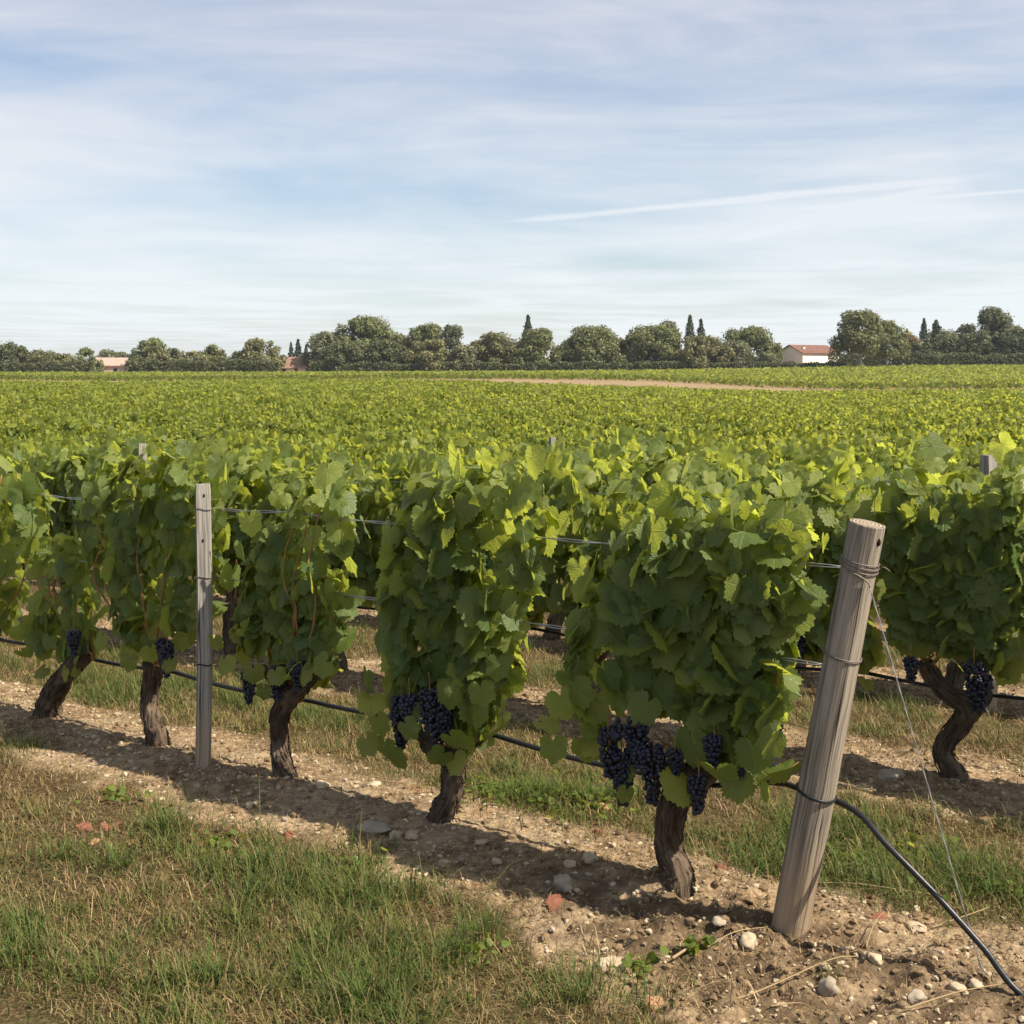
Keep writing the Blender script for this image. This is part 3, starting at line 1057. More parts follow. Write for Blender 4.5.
front_vine((50, 715),
           [(28, 605), (38, 560), (60, 534), (86, 540), (96, 592), (104, 640), (92, 684), (78, 668), (62, 655), (40, 668), (26, 640)],
           [(46, 713), (50, 698), (64, 678), (80, 662), (90, 650)], [.068, .062, .054, .048, .046],
           'small thin front vine with a leaning bent trunk, short sparse crown', 130, 0.054, 0.06,
           [(92, 628, 2, 1.)], 55, ncane=4,
           hang=[(44, 652, .055), (60, 668, .05), (83, 672, .05), (90, 655, .05), (70, 640, .05)])
front_vine((-48, 690),
           [(-95, 480), (-40, 452), (18, 445), (48, 458), (56, 520), (52, 580), (38, 618), (4, 640), (-60, 640), (-95, 560)],
           [(-48, 690), (-50, 668), (-40, 640)], [.055, .045, .045],
           'sunlit front vine cut off by left edge of the photo', 400, 0.058, 0.085,
           [(10, 622, 0, 1.)], 66, ncane=5)


# -------- prototypes for the other rows
def generic_poly(rng, w=0.50, bottom=0.40, top=1.17):
    n = 9
    xs = np.linspace(-w, w, n)
    up = [(x, top + rng.uniform(-.07, .05) - 0.05 * (abs(x) / w) ** 3) for x in xs]
    dn = [(x, bottom + rng.uniform(-.08, .08)) for x in xs[::-1]]
    return np.array([(-w - .02, 0.85)] + up + [(w + .02, 0.85)] + dn)


def hi_proto(seed, nleaf=680):
    rng = np.random.default_rng(seed)
    poly = generic_poly(rng)
    a = MB()
    lean = rng.uniform(-.07, .07)
    P = [(0, 0, -.05), (0, 0, .02), (lean * 1.2 + rng.uniform(-.03, .03), rng.uniform(-.03, .03), .17), (lean * .2, rng.uniform(-.03, .03), .33), (lean * .6, 0, .46)]
    trunk_mb(a, P, [.066, .060, .045, .044, .052], rng, 50, 20)
    trunk_mb(a, [P[-1], (-.10, 0, .52), (-.2, 0, .58)], [.036, .026, .016], rng, 20, 14)
    trunk_mb(a, [P[-1], (.10, 0, .53), (.2, 0, .58)], [.036, .026, .016], rng, 20, 14)
    f = MB()
    canopy(f, poly, 0.15, nleaf, 0.056, rng, LEAF_HI, pmat=1)
    root = empty('grape_vine', (0, 0, 0))
    a.build('trunk', MAT['bark'], root)
    f.build('foliage', [MAT['leaf'], MAT['cane']], root)
    canes(root, P[-1], poly, 0.2, rng, 3)
    for i in range(3):
        put_cluster(root, int(rng.integers(0, 4)), (rng.uniform(-.3, .3), -0.10 - rng.uniform(0, .08), rng.uniform(.52, .62)), rng.uniform(0, 6), rng.uniform(.8, 1))
    return root


def mid_mesh(seed, nleaf, size, tmpl, sides=8):
    rng = np.random.default_rng(seed)
    poly = generic_poly(rng)
    mb = MB()
    canopy(mb, poly, 0.18, nleaf, size, rng, tmpl, petioles=False, mat=0)
    path = catmull([(0, 0, -.05), (.03, .01, .2), (0, 0, .5), (.03, 0, .75)], 10)
    v, fc, uv = tube(path, np.linspace(.055, .03, 10), sides)
    mb.add(v, fc, uv, 0.5, 1)
    return mb.mesh('grape_vine', [MAT['leaf_far'], MAT['bark']])


def copy_vine(root):
    r = root.copy()
    COL.objects.link(r)
    for ch in root.children:
        c = ch.copy()
        COL.objects.link(c)
        c.parent = r
    return r


ROWNAME = ['front', 'second', 'third', 'fourth', 'fifth', 'sixth', 'seventh', 'eighth']
rngF = np.random.default_rng(2024)


def field_spots():
    out = []
    for k in range(0, 95):
        d = D0 + DSP * k
        off = 1.37 if k == 1 else float(rngF.uniform(0, VSP))
        j0 = int(-90 / VSP); j1 = int(190 / VSP)
        t = off + VSP * np.arange(j0, j1) + rngF.normal(0, 0.03, j1 - j0)
        x = N2[0] * d + T2[0] * t
        y = N2[1] * d + T2[1] * t
        lim = 0.432 * y + 0.9
        ok = (y > 3.6) & (y < Y_END) & (np.abs(x) < lim * 1.22 + 0.3)
        if k == 0:
            ok &= t > 6.75
        for a, b, tt, l in zip(x[ok], y[ok], t[ok], lim[ok]):
            out.append((k, tt, a, b, abs(a) < l))
    return out


SPOTS = field_spots()
vis = sorted([s for s in SPOTS if s[4]], key=lambda s: s[3] ** 2 + s[2] ** 2)
solo = vis[:294]
solo_set = {(s[0], s[1]) for s in solo}
rest = [s for s in SPOTS if (s[0], s[1]) not in solo_set]

protos = [hi_proto(100 + i) for i in range(5)]
mids = [mid_mesh(200 + i, 640, 0.047, LEAF_MID) for i in range(6)]
used = set()
GNARL = None
for i, (k, t, x, y, _) in enumerate(solo):
    z = float(ground_z(x, y)[0]) - 0.01
    rz = ROW_RZ + (math.pi if rngF.uniform() < 0.5 else 0) + rngF.normal(0, 0.06)
    sc = float(rngF.uniform(0.94, 1.06))
    dist = math.hypot(x, y)
    if k == 1 and abs(t - 1.37) < 0.1:
        GNARL = (x, y, z)
        continue
    if dist < 10.5:
        j = int(rngF.integers(0, len(protos)))
        if j in used:
            o = copy_vine(protos[j])
        else:
            o = protos[j]; used.add(j)
    else:
        o = bpy.data.objects.new('grape_vine', mids[int(rngF.integers(0, len(mids)))])
        COL.objects.link(o)
    o.location = (x, y, z)
    o.rotation_euler = (0, 0, rz)
    o.scale = (sc, sc, sc * float(rngF.uniform(0.95, 1.05)))
    if k < 8:
        lab = 'leafy grapevine standing in the %s row of vines counted from the front' % ROWNAME[k]
        if k == 0: lab = 'leafy grapevine at far left end of the front row'
    else:
        lab = 'small leafy grapevine in the massed middle rows, beyond the eighth row'
    tag(o, lab, 'grapevine', VINES)
for j, p in enumerate(protos):
    if j not in used:
        for ch in list(p.children): bpy.data.objects.remove(ch)
        bpy.data.objects.remove(p)

# the gnarled second-row vine at the right
gpx = [(955, 780), (952, 772), (944, 748), (962, 722), (968, 708), (948, 692), (932, 676), (926, 662)]
front_vine((955, 780),
           [(868, 560), (872, 480), (900, 462), (940, 466), (980, 458), (1020, 466), (1045, 470), (1046, 560), (1040, 640), (1010, 690), (990, 668), (960, 655), (930, 650), (905, 664), (880, 640)],
           gpx, [.062, .054, .043, .047, .050, .043, .040, .038],
           'second-row vine with black gnarled twisted trunk, right of leaning end post', 680, 0.060, 0.13,
           [(985, 655, 3, 1.), (992, 668, 1, .9), (924, 650, 2, .9)], 77, k=1, ncane=4, cl_depth=-0.14,
           arms=[([(966, 712), (980, 698), (985, 680)], [.045, .036, .025])])


# -------- everything further off, as masses of leaves
def far_rows(name, spots_x, spots_y, rng, nleaf, size0, grow, row_dir, hgt, label, half=0.5, thick=0.22):
    x = np.asarray(spots_x); y = np.asarray(spots_y)
    z = terrain(x, y)
    mb = MB()
    n = len(x)
    m = nleaf
    L = rng.uniform(-half, half, (n, m))
    side = np.where(rng.uniform(0, 1, (n, m)) < 0.55, -1.0, 1.0)
    hs = rng.uniform(0, 1, (n, m)) ** 0.6
    H = hgt[0] + (hgt[1] - hgt[0]) * hs + rng.normal(0, 0.065, (n, m)) + (rng.normal(0, 0.085, n))[:, None]
    tp = np.clip((hs - 0.75) / 0.25, 0, 1)
    D = side * thick * (1 - 0.5 * tp) * rng.uniform(0.5, 1.1, (n, m))
    nd = np.array([row_dir[1], -row_dir[0]])
    if nd[1] < 0: nd = -nd
    X = x[:, None] + L * row_dir[0] + D * nd[0]
    Y = y[:, None] + L * row_dir[1] + D * nd[1]
    Z = z[:, None] + H
    o = np.stack([nd[0] * side * (1 - tp * .6), nd[1] * side * (1 - tp * .6), tp], -1)
    pos = np.stack([X, Y, Z], -1).reshape(-1, 3)
    o = o.reshape(-1, 3)
    nn = len(pos)
    nrm = unit(unit(o) * np.array([1, 1, 0.5]) + np.array([0, 0, 0.28]) + 0.6 * rng.standard_normal((nn, 3)) * np.array([1, 1, 0.6]))
    tip = unit(np.array([0, 0, -1.0]) + 0.35 * o + 0.55 * rng.standard_normal((nn, 3)))
    dist = np.hypot(pos[:, 0], pos[:, 1])
    sz = (size0 + grow * dist) * np.clip(rng.lognormal(0, 0.28, nn), 0.5, 1.7)
    v, f, uv, p = leaf_verts(LEAF_LOW, pos, nrm, tip, sz, rng)
    tint = np.clip(0.25 + 0.2 * rng.standard_normal(nn) + 0.48 * tp.reshape(-1), 0, 1)  # row tops paler: young leaves and sunlit tone painted together
    mb.add(v, f, uv, np.repeat(tint, p), 0)
    o = mb.build(name, [MAT['leaf_far']])
    tag(o, label, 'vines', kind='stuff')
    return o


rx = np.array([s[2] for s in rest]); ry = np.array([s[3] for s in rest])
dd = np.hypot(rx, ry)
rng0 = np.random.default_rng(5)
# one object for the rest of the near vineyard: near spare vines dense, far ones coarser
far_rows('distant_vine_rows', rx, ry, rng0, 150, 0.054, 0.0008, T2, (0.45, 1.18), 'hazy mass of vine rows filling the far half of the near field')


def second_field():
    rng = np.random.default_rng(9)
    xs, ys = [], []
    k = 0
    while k < 75:
        c = np.arange(-190, 1290, 1.0 * 1200 / 230)
        u = (c - 512) / 1200
        yb = np.interp(c, _cx, _yb)
        y = yb + 1.0 + k * 1.9
        ok = y < Y_BACK + 2
        xs.append((u * y)[ok]); ys.append(y[ok])
        k += 1
    x = np.concatenate(xs); y = np.concatenate(ys)
    return far_rows('second_vineyard', x, y, rng, 13, 0.17, 0.0007, np.array([1.0, 0.0]), (0.30, 1.27), 'far vineyard on rising ground below the trees', 0.62, 0.3)


second_field()


# ------------------------------------------------------------------ posts, wires, hoses
def end_post():
    bx, by = at_px(791, 936)
    dirx = np.array([-T2[0], -T2[1]])
    lean = dirx * 0.245
    z0 = float(ground_z(bx, by)[0])
    root = empty('end_post', (bx, by, z0))
    tag(root, 'thick round weathered end post leaning outward at the end of the front row', 'post')
    P = np.array([[lean[0] * s, lean[1] * s, -0.10 + 1.28 * s] for s in np.linspace(0, 1, 60)])
    P[:, :2] -= lean * (0.10 / 1.28)
    rr = np.linspace(0.0540, 0.0490, 60)

    def disp(TH, L):
        c = np.column_stack([np.cos(TH).ravel() * 1.3, np.sin(TH).ravel() * 1.3, L.ravel() * 2.2])
        c2 = np.column_stack([np.cos(TH).ravel() * 9, np.sin(TH).ravel() * 9, L.ravel() * 1.5])
        return (1 + 0.10 * (fbm(c, 3, 3) - 0.5) + 0.09 * (fbm(c2, 8, 3) - 0.5)).reshape(TH.shape)
    v, f, uv = tube(P, rr, 48, False, disp)
    # bevelled, slightly uneven saw-cut top
    a = MB(); a.add(v, f, uv)
    top = v[-48:]
    ctr = P[-1]
    ax = unit((P[-1] - P[0])[None])[0]
    r1 = ctr + (top - ctr) * 0.965 + ax * 0.003
    a.add(np.vstack([top, r1]), np.stack([np.arange(48), (np.arange(48) + 1) % 48, 48 + (np.arange(48) + 1) % 48, 48 + np.arange(48)], -1), np.vstack([uv[-48:], uv[-48:]]))
    a.build('shaft', MAT['post'], root)
    c = MB()
    ring2 = ctr + (top - ctr) * 0.5 + ax * 0.0035
    vv = np.vstack([r1, ring2, ctr + ax * 0.0035])
    k = np.arange(48); k2 = (k + 1) % 48
    c.add(vv - ctr, [np.stack([k, k2, 48 + k2, 48 + k], -1), np.stack([48 + k, 48 + k2, np.full(48, 96)], -1)])
    c.build('sawn_top', MAT['post_top'], root, smooth=False, loc=tuple(ctr))

    def on_axis(h):
        s = (h + 0.10) / 1.28
        return np.array([P[0][0] + lean[0] * s, P[0][1] + lean[1] * s, h]), np.interp(s, [0, 1], [0.0540, 0.0490])
    R3 = np.array(Vector(ax).to_track_quat('Z', 'Y').to_matrix())

    def wrap(h, turns, tilt, r=0.0016, mat='tie', name='wire_tie', sag=0.0):
        cpt, rad = on_axis(h)
        n = 40 * turns
        th = np.linspace(0, 2 * np.pi * turns, n)
        rng = np.random.default_rng(int(h * 1000))
        zz = np.linspace(0, 0.0075 * (turns - 1), n) + tilt * np.sin(th) + sag * np.cos(th * 0.5 + 1) * 0.004
        q = np.column_stack([np.cos(th) * (rad * 1.035 + r), np.sin(th) * (rad * 1.035 + r), zz]) @ R3.T + cpt
        m = MB(); v, f, uv = tube(q, np.full(n, r), 7); m.add(v, f, uv)
        return m
    w = wrap(1.055, 4, 0.004, sag=1)
    # knot and tail of the wrap
    cpt, rad = on_axis(1.05)
    kn = cpt + np.array([0.012, -rad * 1.08, -0.028])
    v, f, uv = tube(catmull([cpt + np.array([-.045, -rad * .72, .004]), cpt + np.array([-.015, -rad * 1.06, -.008]), kn, kn + np.array([.004, -.004, -.012])], 14), np.full(14, .0022), 7)
    w.add(v, f, uv)
    v, f, uv = tube(catmull([cpt + np.array([rad, -.02, 0]), cpt + np.array([rad + .012, -.03, .012]), cpt + np.array([rad + .03, -.03, .0])], 8), np.full(8, .0013), 6)
    w.add(v, f, uv)
    w.build('wire_tie', MAT['tie'], root)
    wrap(0.800, 2, 0.003).build('wire_tie', MAT['tie'], root)
    h3 = wrap(0.395, 2, 0.004, 0.0026)
    h3.build('hose_tie', MAT['hose'], root)
    cpt, rad = on_axis(1.135)
    m = MB()
    v0, f0 = ICO2
    m.add(v0 * np.array([.007, .004, .012]) + cpt + np.array([rad * .55, -rad * .84, 0]), f0)
    m.build('knot_hole', MAT['hole'], root)
    # anchor wire
    g = MB()
    hx, hy = at_px(988, 992)
    p0 = np.array([bx, by, z0]) + kn
    p1 = np.array([hx, hy, float(ground_z(hx, hy)[0]) - 0.03])
    n = 60
    s = np.linspace(0, 1, n)
    path = p0 + (p1 - p0) * s[:, None]
    ang = s * 60
    for ph in (0, math.pi):
        q = path + 0.0013 * np.column_stack([np.cos(ang + ph), np.sin(ang + ph), np.zeros(n)])
        v, f, uv = tube(q, np.full(n, 0.0013), 6)
        g.add(v, f, uv)
    o = g.build('anchor_wire', MAT['wire'])
    tag(o, 'taut thin guy wire slanting from the end post down to the soil', 'wire')


end_post()


def stake(k, t, h, label, wd=0.036, seed=0, name='vine_stake', dn=0.0):
    rng = np.random.default_rng(seed)
    x, y = row_xy(k, t, dn)
    z = float(ground_z(x, y)[0])
    root = empty(name, (x, y, z), ROW_RZ + 0.62 + 0.30 + rng.uniform(-.1, .1))
    tag(root, label, 'stake', 'wooden stakes along the vine rows')
    n = 40
    zz = np.linspace(-0.08, h, n)
    ch = 0.18
    prof = np.array([(-1, -1 + ch), (-1 + ch, -1), (1 - ch, -1), (1, -1 + ch), (1, 1 - ch), (1 - ch, 1), (-1 + ch, 1), (-1, 1 - ch)])
    prof = np.concatenate([np.linspace(prof[i], prof[(i + 1) % 8], 4, endpoint=False) for i in range(8)])
    m = len(prof)
    V = []
    for i, q in enumerate(zz):
        wv = wd * (1 + 0.05 * (vnoise(np.column_stack([prof * 1.3, np.full(m, q * 4)]), seed) - 0.5))
        if i == n - 1: wv = wv * 0.93
        V.append(np.column_stack([prof[:, 0] * wv + 0.006 * math.sin(q * 3), prof[:, 1] * wv, np.full(m, q + (0.004 if i == n - 1 else 0))]))
    V = np.vstack(V)
    ii = np.arange(n - 1)[:, None] * m; jj = np.arange(m)[None]
    q4 = np.stack([ii + jj, ii + (jj + 1) % m, ii + m + (jj + 1) % m, ii + m + jj], -1).reshape(-1, 4)
    uv = np.column_stack([np.tile(np.arange(m) / m, n), np.repeat(zz, m)])
    mb = MB(); mb.add(V, q4, uv)
    top = V[-m:]
    c = np.vstack([top, top.mean(0)])
    mb.add(c, np.stack([np.arange(m), (np.arange(m) + 1) % m, np.full(m, m)], -1), np.column_stack([c[:, 0] * 8, c[:, 1] * 2]))
    mb.build('shaft', MAT['stake'], root, smooth=False)
    return root, z


_n, _t = nt(*at_px(207, 768))
st, _ = stake(0, _t, 1.155, 'square grey weathered stake standing in the front row', 0.031, 3, dn=_n - D0 - 0.02)
for hz_ in (1.06, 0.78, 0.42):
    m = MB()
    q = np.array([(-1, -1), (1, -1), (1, 1), (-1, 1), (-1, -1)]) * 0.0335
    pp = np.vstack([np.linspace(q[i], q[i + 1], 6, endpoint=False) for i in range(4)] + [q[-1:]])
    v, f, uv = tube(np.column_stack([pp, np.full(len(pp), hz_) + 0.004 * np.sin(np.arange(len(pp)))]), np.full(len(pp), 0.0016 if hz_ > .5 else 0.003), 6)
    m.add(v, f, uv)
    m.build('wire_tie' if hz_ > .5 else 'hose_tie', MAT['tie' if hz_ > .5 else 'hose'], st)
m = MB()
for hx_, hy_ in ((0.004, 1.115), (0.0, 0.93)):
    m.add(ICO2[0] * np.array([.0045, .003, .008]) + np.array([hx_, -0.0305, hy_]), ICO2[1])
m.build('nail_hole', MAT['hole'], st)
stake(2, on_row(989, 700, 2, -0.3)[0], 1.27, 'stake tip poking above leaves on the right, behind leaning end post', 0.030, 5, dn=-0.3)
stake(1, on_row(143, 600, 1)[0], 1.26, 'pale stake tip among second-row leaves on the left', 0.028, 6)
stake(2, on_row(553, 600, 2)[0], 1.325, 'small pale stake tip near the middle of the field', 0.019, 7)


def row_line(name, k, t0, t1, h, r, mat, label, cat, sag=0.01, twist=False, dn=0.0, seed=1, start=None, n=None, grp=None):
    rng = np.random.default_rng(seed)
    n = n or int((t1 - t0) / 0.06)
    t = np.linspace(t0, t1, n)
    xy = N2[None] * (D0 + DSP * k + dn) + T2[None] * t[:, None]
    z = terrain(xy[:, 0], xy[:, 1]) + h
    ph = (t - 1.77) / VSP * math.pi
    z = z - sag * np.abs(np.sin(ph)) + (fbm(np.column_stack([t * 0.8, t * 0]), seed, 2) - 0.5) * sag * 2
    path = np.column_stack([xy, z])
    if start is not None:
        path = np.vstack([np.asarray(start), path])
    mb = MB()
    if twist:
        nn = len(path)
        ang = np.arange(nn) * 0.9
        for a in (0, math.pi):
            q = path + 0.0024 * np.column_stack([np.cos(ang + a) * N2[0], np.cos(ang + a) * N2[1], np.sin(ang + a) * 1.7])
            v, f, uv = tube(q, np.full(nn, r), 6)
            mb.add(v, f, uv)
    else:
        v, f, uv = tube(path, np.full(len(path), r), 10)
        mb.add(v, f, uv)
    o = mb.build(name, mat)
    tag(o, label, cat, grp)
    return o


WG, HG = 'trellis wires along the vine rows', 'black drip hoses along the vine rows'
row_line('trellis_wire', 0, 1.22, 16, 1.100, 0.0017, MAT['wire'], 'upper trellis wire of the front row, tied near top of leaning post', 'wire', 0.012, True, -0.02, 2, grp=WG)
row_line('trellis_wire', 0, 1.28, 16, 0.805, 0.0017, MAT['wire'], 'lower trellis wire of the front row, tied to middle of leaning post', 'wire', 0.012, True, -0.02, 3, grp=WG)
row_line('trellis_wire', 1, 0.4, 18, 1.10, 0.0017, MAT['wire'], 'upper trellis wire of the second vine row, among leaves', 'wire', 0.012, True, 0, 4, grp=WG)


def hoses():
    # front-row hose: follows the row, is tied to the posts, then drops to the soil past the end post
    t = np.linspace(16, 1.45, 240)
    up = np.clip((1.75 - t) / 0.3, 0, 1); up = up * up * (3 - 2 * up)
    xy = N2[None] * (D0 + 0.072) + T2[None] * t[:, None]
    ph = (t - 1.77) / VSP * math.pi
    z = 0.338 + 0.058 * up - 0.020 * (1 - up) * np.abs(np.sin(ph)) + (fbm(np.column_stack([t * 1.1, t * 0]), 4, 2) - 0.5) * 0.04 + terrain(xy[:, 0], xy[:, 1])
    row = np.column_stack([xy, z])
    bx, by = at_px(791, 936)
    e = -T2
    post = np.array([bx, by]) + e * 0.09
    near = post - N2 * 0.0
    pts = [row[-1], (post[0] + e[0] * 0.07 + N2[0] * .05, post[1] + e[1] * 0.07 + N2[1] * .05, 0.392)]
    for (px, py, h) in ((868, 838, 0.0), (915, 897, 0.0), (965, 952, 0.0), (1022, 1003, 0.0)):
        pass
    a = np.array([post[0] + e[0] * 0.07, post[1] + e[1] * 0.07])
    # ground end, seen at the lower right corner
    gx, gy = at_px(1032, 1010)
    for s, h in ((0.25, 0.330), (0.5, 0.235), (0.75, 0.128), (1.0, 0.022)):
        pts.append((a[0] + (gx - a[0]) * s, a[1] + (gy - a[1]) * s, h))
    pts.append((gx + 0.22, gy - 0.15, 0.012))
    pts.append((gx + 0.5, gy - 0.30, 0.01))
    tail = catmull(pts, 60)
    path = np.vstack([row[:-1], tail])
    mb = MB()
    v, f, uv = tube(path, np.full(len(path), 0.0090), 12)
    mb.add(v, f, uv)
    o = mb.build('drip_hose', MAT['hose'])
    tag(o, 'black drip hose under the front vines, dropping to the soil past the end post', 'hose', HG)
    row_line('drip_hose', 1, 0.2, 18, 0.385, 0.0078, MAT['hose'], 'black drip hose along the second vine row behind', 'hose', 0.02, False, 0.075, 8, grp=HG)


hoses()


# ------------------------------------------------------------------ grass, litter, stones
def blades(pos, length, width, dirv, bend, tint, segs=3):
    """curved tapering blades; dirv = horizontal heading (n,2); bend 0 upright .. 1 flat"""
    n = len(pos)
    k = segs + 1
    s = np.linspace(0, 1, k)
    lean = bend[:, None] * s[None] ** 1.0 * 1.25 + 0.1 * s[None]
    hx = np.cumsum(np.sin(lean), 1) / k
    hz = np.cumsum(np.cos(lean), 1) / k
    hx -= hx[:, :1]; hz -= hz[:, :1]
    L = length[:, None]
    cx = pos[:, None, 0] + dirv[:, None, 0] * hx * L
    cy = pos[:, None, 1] + dirv[:, None, 1] * hx * L
    cz = pos[:, None, 2] + hz * L
    wv = width[:, None] * (1 - 0.85 * s[None] ** 1.5) * 0.5
    rot = np.arctan2(dirv[:, 1], dirv[:, 0]) + np.pi / 2
    wx = np.cos(rot)[:, None] * wv; wy = np.sin(rot)[:, None] * wv
    A = np.stack([cx - wx, cy - wy, cz], -1); B = np.stack([cx + wx, cy + wy, cz], -1)
    v = np.stack([A, B], 2).reshape(n, k * 2, 3)
    base = np.array([[2 * i, 2 * i + 1, 2 * i + 3, 2 * i + 2] for i in range(segs)])
    f = (base[None] + (np.arange(n) * k * 2)[:, None, None]).reshape(-1, 4)
    return v.reshape(-1, 3), f, np.repeat(tint, k * 2)


def scatter(rng, n, nlo, nhi, tlo, thi):
    nn = rng.uniform(nlo, nhi, n); tt = rng.uniform(tlo, thi, n)
    xy = nn[:, None] * N2 + tt[:, None] * T2
    return xy[:, 0], xy[:, 1]


def seen(x, y, m=0.35):
    return (y > 2.7) & (np.abs(x) < 0.432 * y + m)


def grass():
    rng = np.random.default_rng(77)
    xs, ys = [], []
    def area(n, *a):
        x, y = scatter(rng, n, *a); ok = seen(x, y)
        xs.append(x[ok]); ys.append(y[ok])
    area(115000, 1.8, 3.2, -0.3, 6.2)          # foreground verge
    area(105000, 3.5, 4.75, -0.4, 7.5)          # first alley
    area(60000, 5.1, 6.4, -0.4, 9)
    area(30000, 6.7, 8.0, -0.4, 9)
    x = np.concatenate(xs); y = np.concatenate(ys)
    g = grass_cover(x, y)
    p = np.column_stack([x, y])
    lush = fbm(p * 2.6, 61, 3)
    patch = fbm(p * 9, 71, 3)
    # wheel-worn dry bands along the verge
    n, t = nt(x, y)
    dry = np.exp(-((n - 2.50) / 0.07) ** 2) * 0.6 + np.exp(-((n - 2.16) / 0.06) ** 2) * 0.3
    dens = g * np.clip((lush - 0.36) * 3.2 + (patch - 0.5) * 1.8 + 0.28 - dry, 0.06, 1)
    keep = rng.uniform(0, 1, len(x)) < dens
    x, y, lush, patch, g, dry = x[keep], y[keep], lush[keep], patch[keep], g[keep], dry[keep]
    nb = len(x)
    z = ground_z(x, y) - 0.004
    green = np.clip((lush - 0.46) * 3.2 + (patch - 0.5) * 2.4 - dry * 0.8, 0, 1)
    ln = (0.036 + 0.056 * green) * rng.lognormal(0, 0.45, nb)
    wd = rng.uniform(0.0018, 0.0046, nb)
    a = rng.uniform(0, 6.283, nb)
    bend = np.clip(rng.normal(0.95, 0.35, nb), 0.05, 1.7)
    tint = np.clip(0.78 - 0.58 * green + 0.32 * rng.standard_normal(nb), 0, 1)
    mb = MB()
    v, f, tn = blades(np.column_stack([x, y, z]), ln, wd, np.column_stack([np.cos(a), np.sin(a)]), bend, tint)
    mb.add(v, f, None, tn)
    # lush tufts
    for (px, py, cnt, rad, L) in ((165, 832, 330, .17, .085), (60, 862, 240, .2, .08), (118, 872, 240, .15, .08), (345, 905, 150, .13, .085), (330, 945, 260, .2, .09), (250, 905, 260, .2, .075),
                                  (445, 965, 240, .15, .10), (480, 935, 160, .12, .08), (585, 1000, 260, .2, .075), (650, 1005, 160, .12, .06), (548, 800, 900, .30, .06), (520, 795, 500, .25, .055), (600, 805, 500, .22, .05),
                                  (265, 868, 110, .08, .06), (20, 960, 300, .25, .075), (100, 980, 300, .25, .08), (215, 985, 260, .2, .07), (360, 1000, 300, .2, .09),
                                  (840, 835, 450, .3, .045), (960, 880, 450, .3, .05), (880, 880, 350, .25, .045), (30, 745, 250, .2, .05), (830, 990, 12, .05, .05), (690, 962, 30, .03, .025), (706, 956, 30, .03, .025)):
        cx, cy = at_px(px, py)
        r = rad * np.abs(rng.normal(0, 0.55, cnt)); th = rng.uniform(0, 6.283, cnt)
        tx, ty = cx + r * np.cos(th), cy + r * np.sin(th)
        tz = ground_z(tx, ty) - 0.004
        hd = th + rng.normal(0, 0.8, cnt)
        v, f, tn = blades(np.column_stack([tx, ty, tz]), 1.15 * L * rng.lognormal(0, 0.4, cnt), rng.uniform(.0018, .0042, cnt), np.column_stack([np.cos(hd), np.sin(hd)]),
                          np.clip(rng.normal(0.85, 0.35, cnt), 0.05, 1.6), np.clip(rng.normal(0.16, 0.16, cnt), 0, 0.8), 4)
        mb.add(v, f, None, tn)
    # tall dry seed stalks here and there
    cnt = 330
    x, y = scatter(rng, cnt, 2.0, 3.0, 1.2, 5.5)
    ok = seen(x, y) & (grass_cover(x, y) > 0.5); x, y = x[ok], y[ok]; cnt = len(x)
    a = rng.uniform(0, 6.283, cnt)
    v, f, tn = blades(np.column_stack([x, y, ground_z(x, y)]), rng.uniform(.09, .20, cnt), rng.uniform(.0012, .0022, cnt), np.column_stack([np.cos(a), np.sin(a)]),
                      np.clip(rng.normal(0.9, 0.4, cnt), .2, 1.7), np.clip(rng.normal(.85, .15, cnt), 0, 1), 6)
    mb.add(v, f, None, tn)
    o = mb.build('grass', MAT['grass'])
    tag(o, 'patchy green and dry grass between the vine rows', 'grass', kind='stuff')


grass()


def litter():
    """short dry stems lying flat over soil and thatch"""
    rng = np.random.default_rng(88)
    n = 200000
    x, y = scatter(rng, n, 1.8, 7.3, -0.4, 8.5)
    ok = seen(x, y); x, y = x[ok], y[ok]
    g = grass_cover(x, y)
    pt = fbm(np.column_stack([x, y]) * 4, 91, 3)
    keep = rng.uniform(0, 1, len(x)) < np.clip(0.45 + 0.45 * g + (pt - 0.5) * 1.6, 0.08, 1)
    x, y = x[keep], y[keep]; n = len(x)
    z = ground_z(x, y) + rng.uniform(0.000, 0.006, n)
    a = rng.uniform(0, 6.283, n)
    ln = 0.042 * rng.lognormal(0, 0.55, n)
    mb = MB()
    v, f, tn = blades(np.column_stack([x, y, z]), ln, rng.uniform(.0012, .0032, n), np.column_stack([np.cos(a), np.sin(a)]), rng.uniform(1.15, 1.4, n),
                      rng.uniform(0, 1, n), 2)
    mb.add(v, f, None, tn)
    o = mb.build('straw_litter', MAT['straw'])
    tag(o, 'dry straw litter scattered over the soil', 'straw', kind='stuff')


litter()


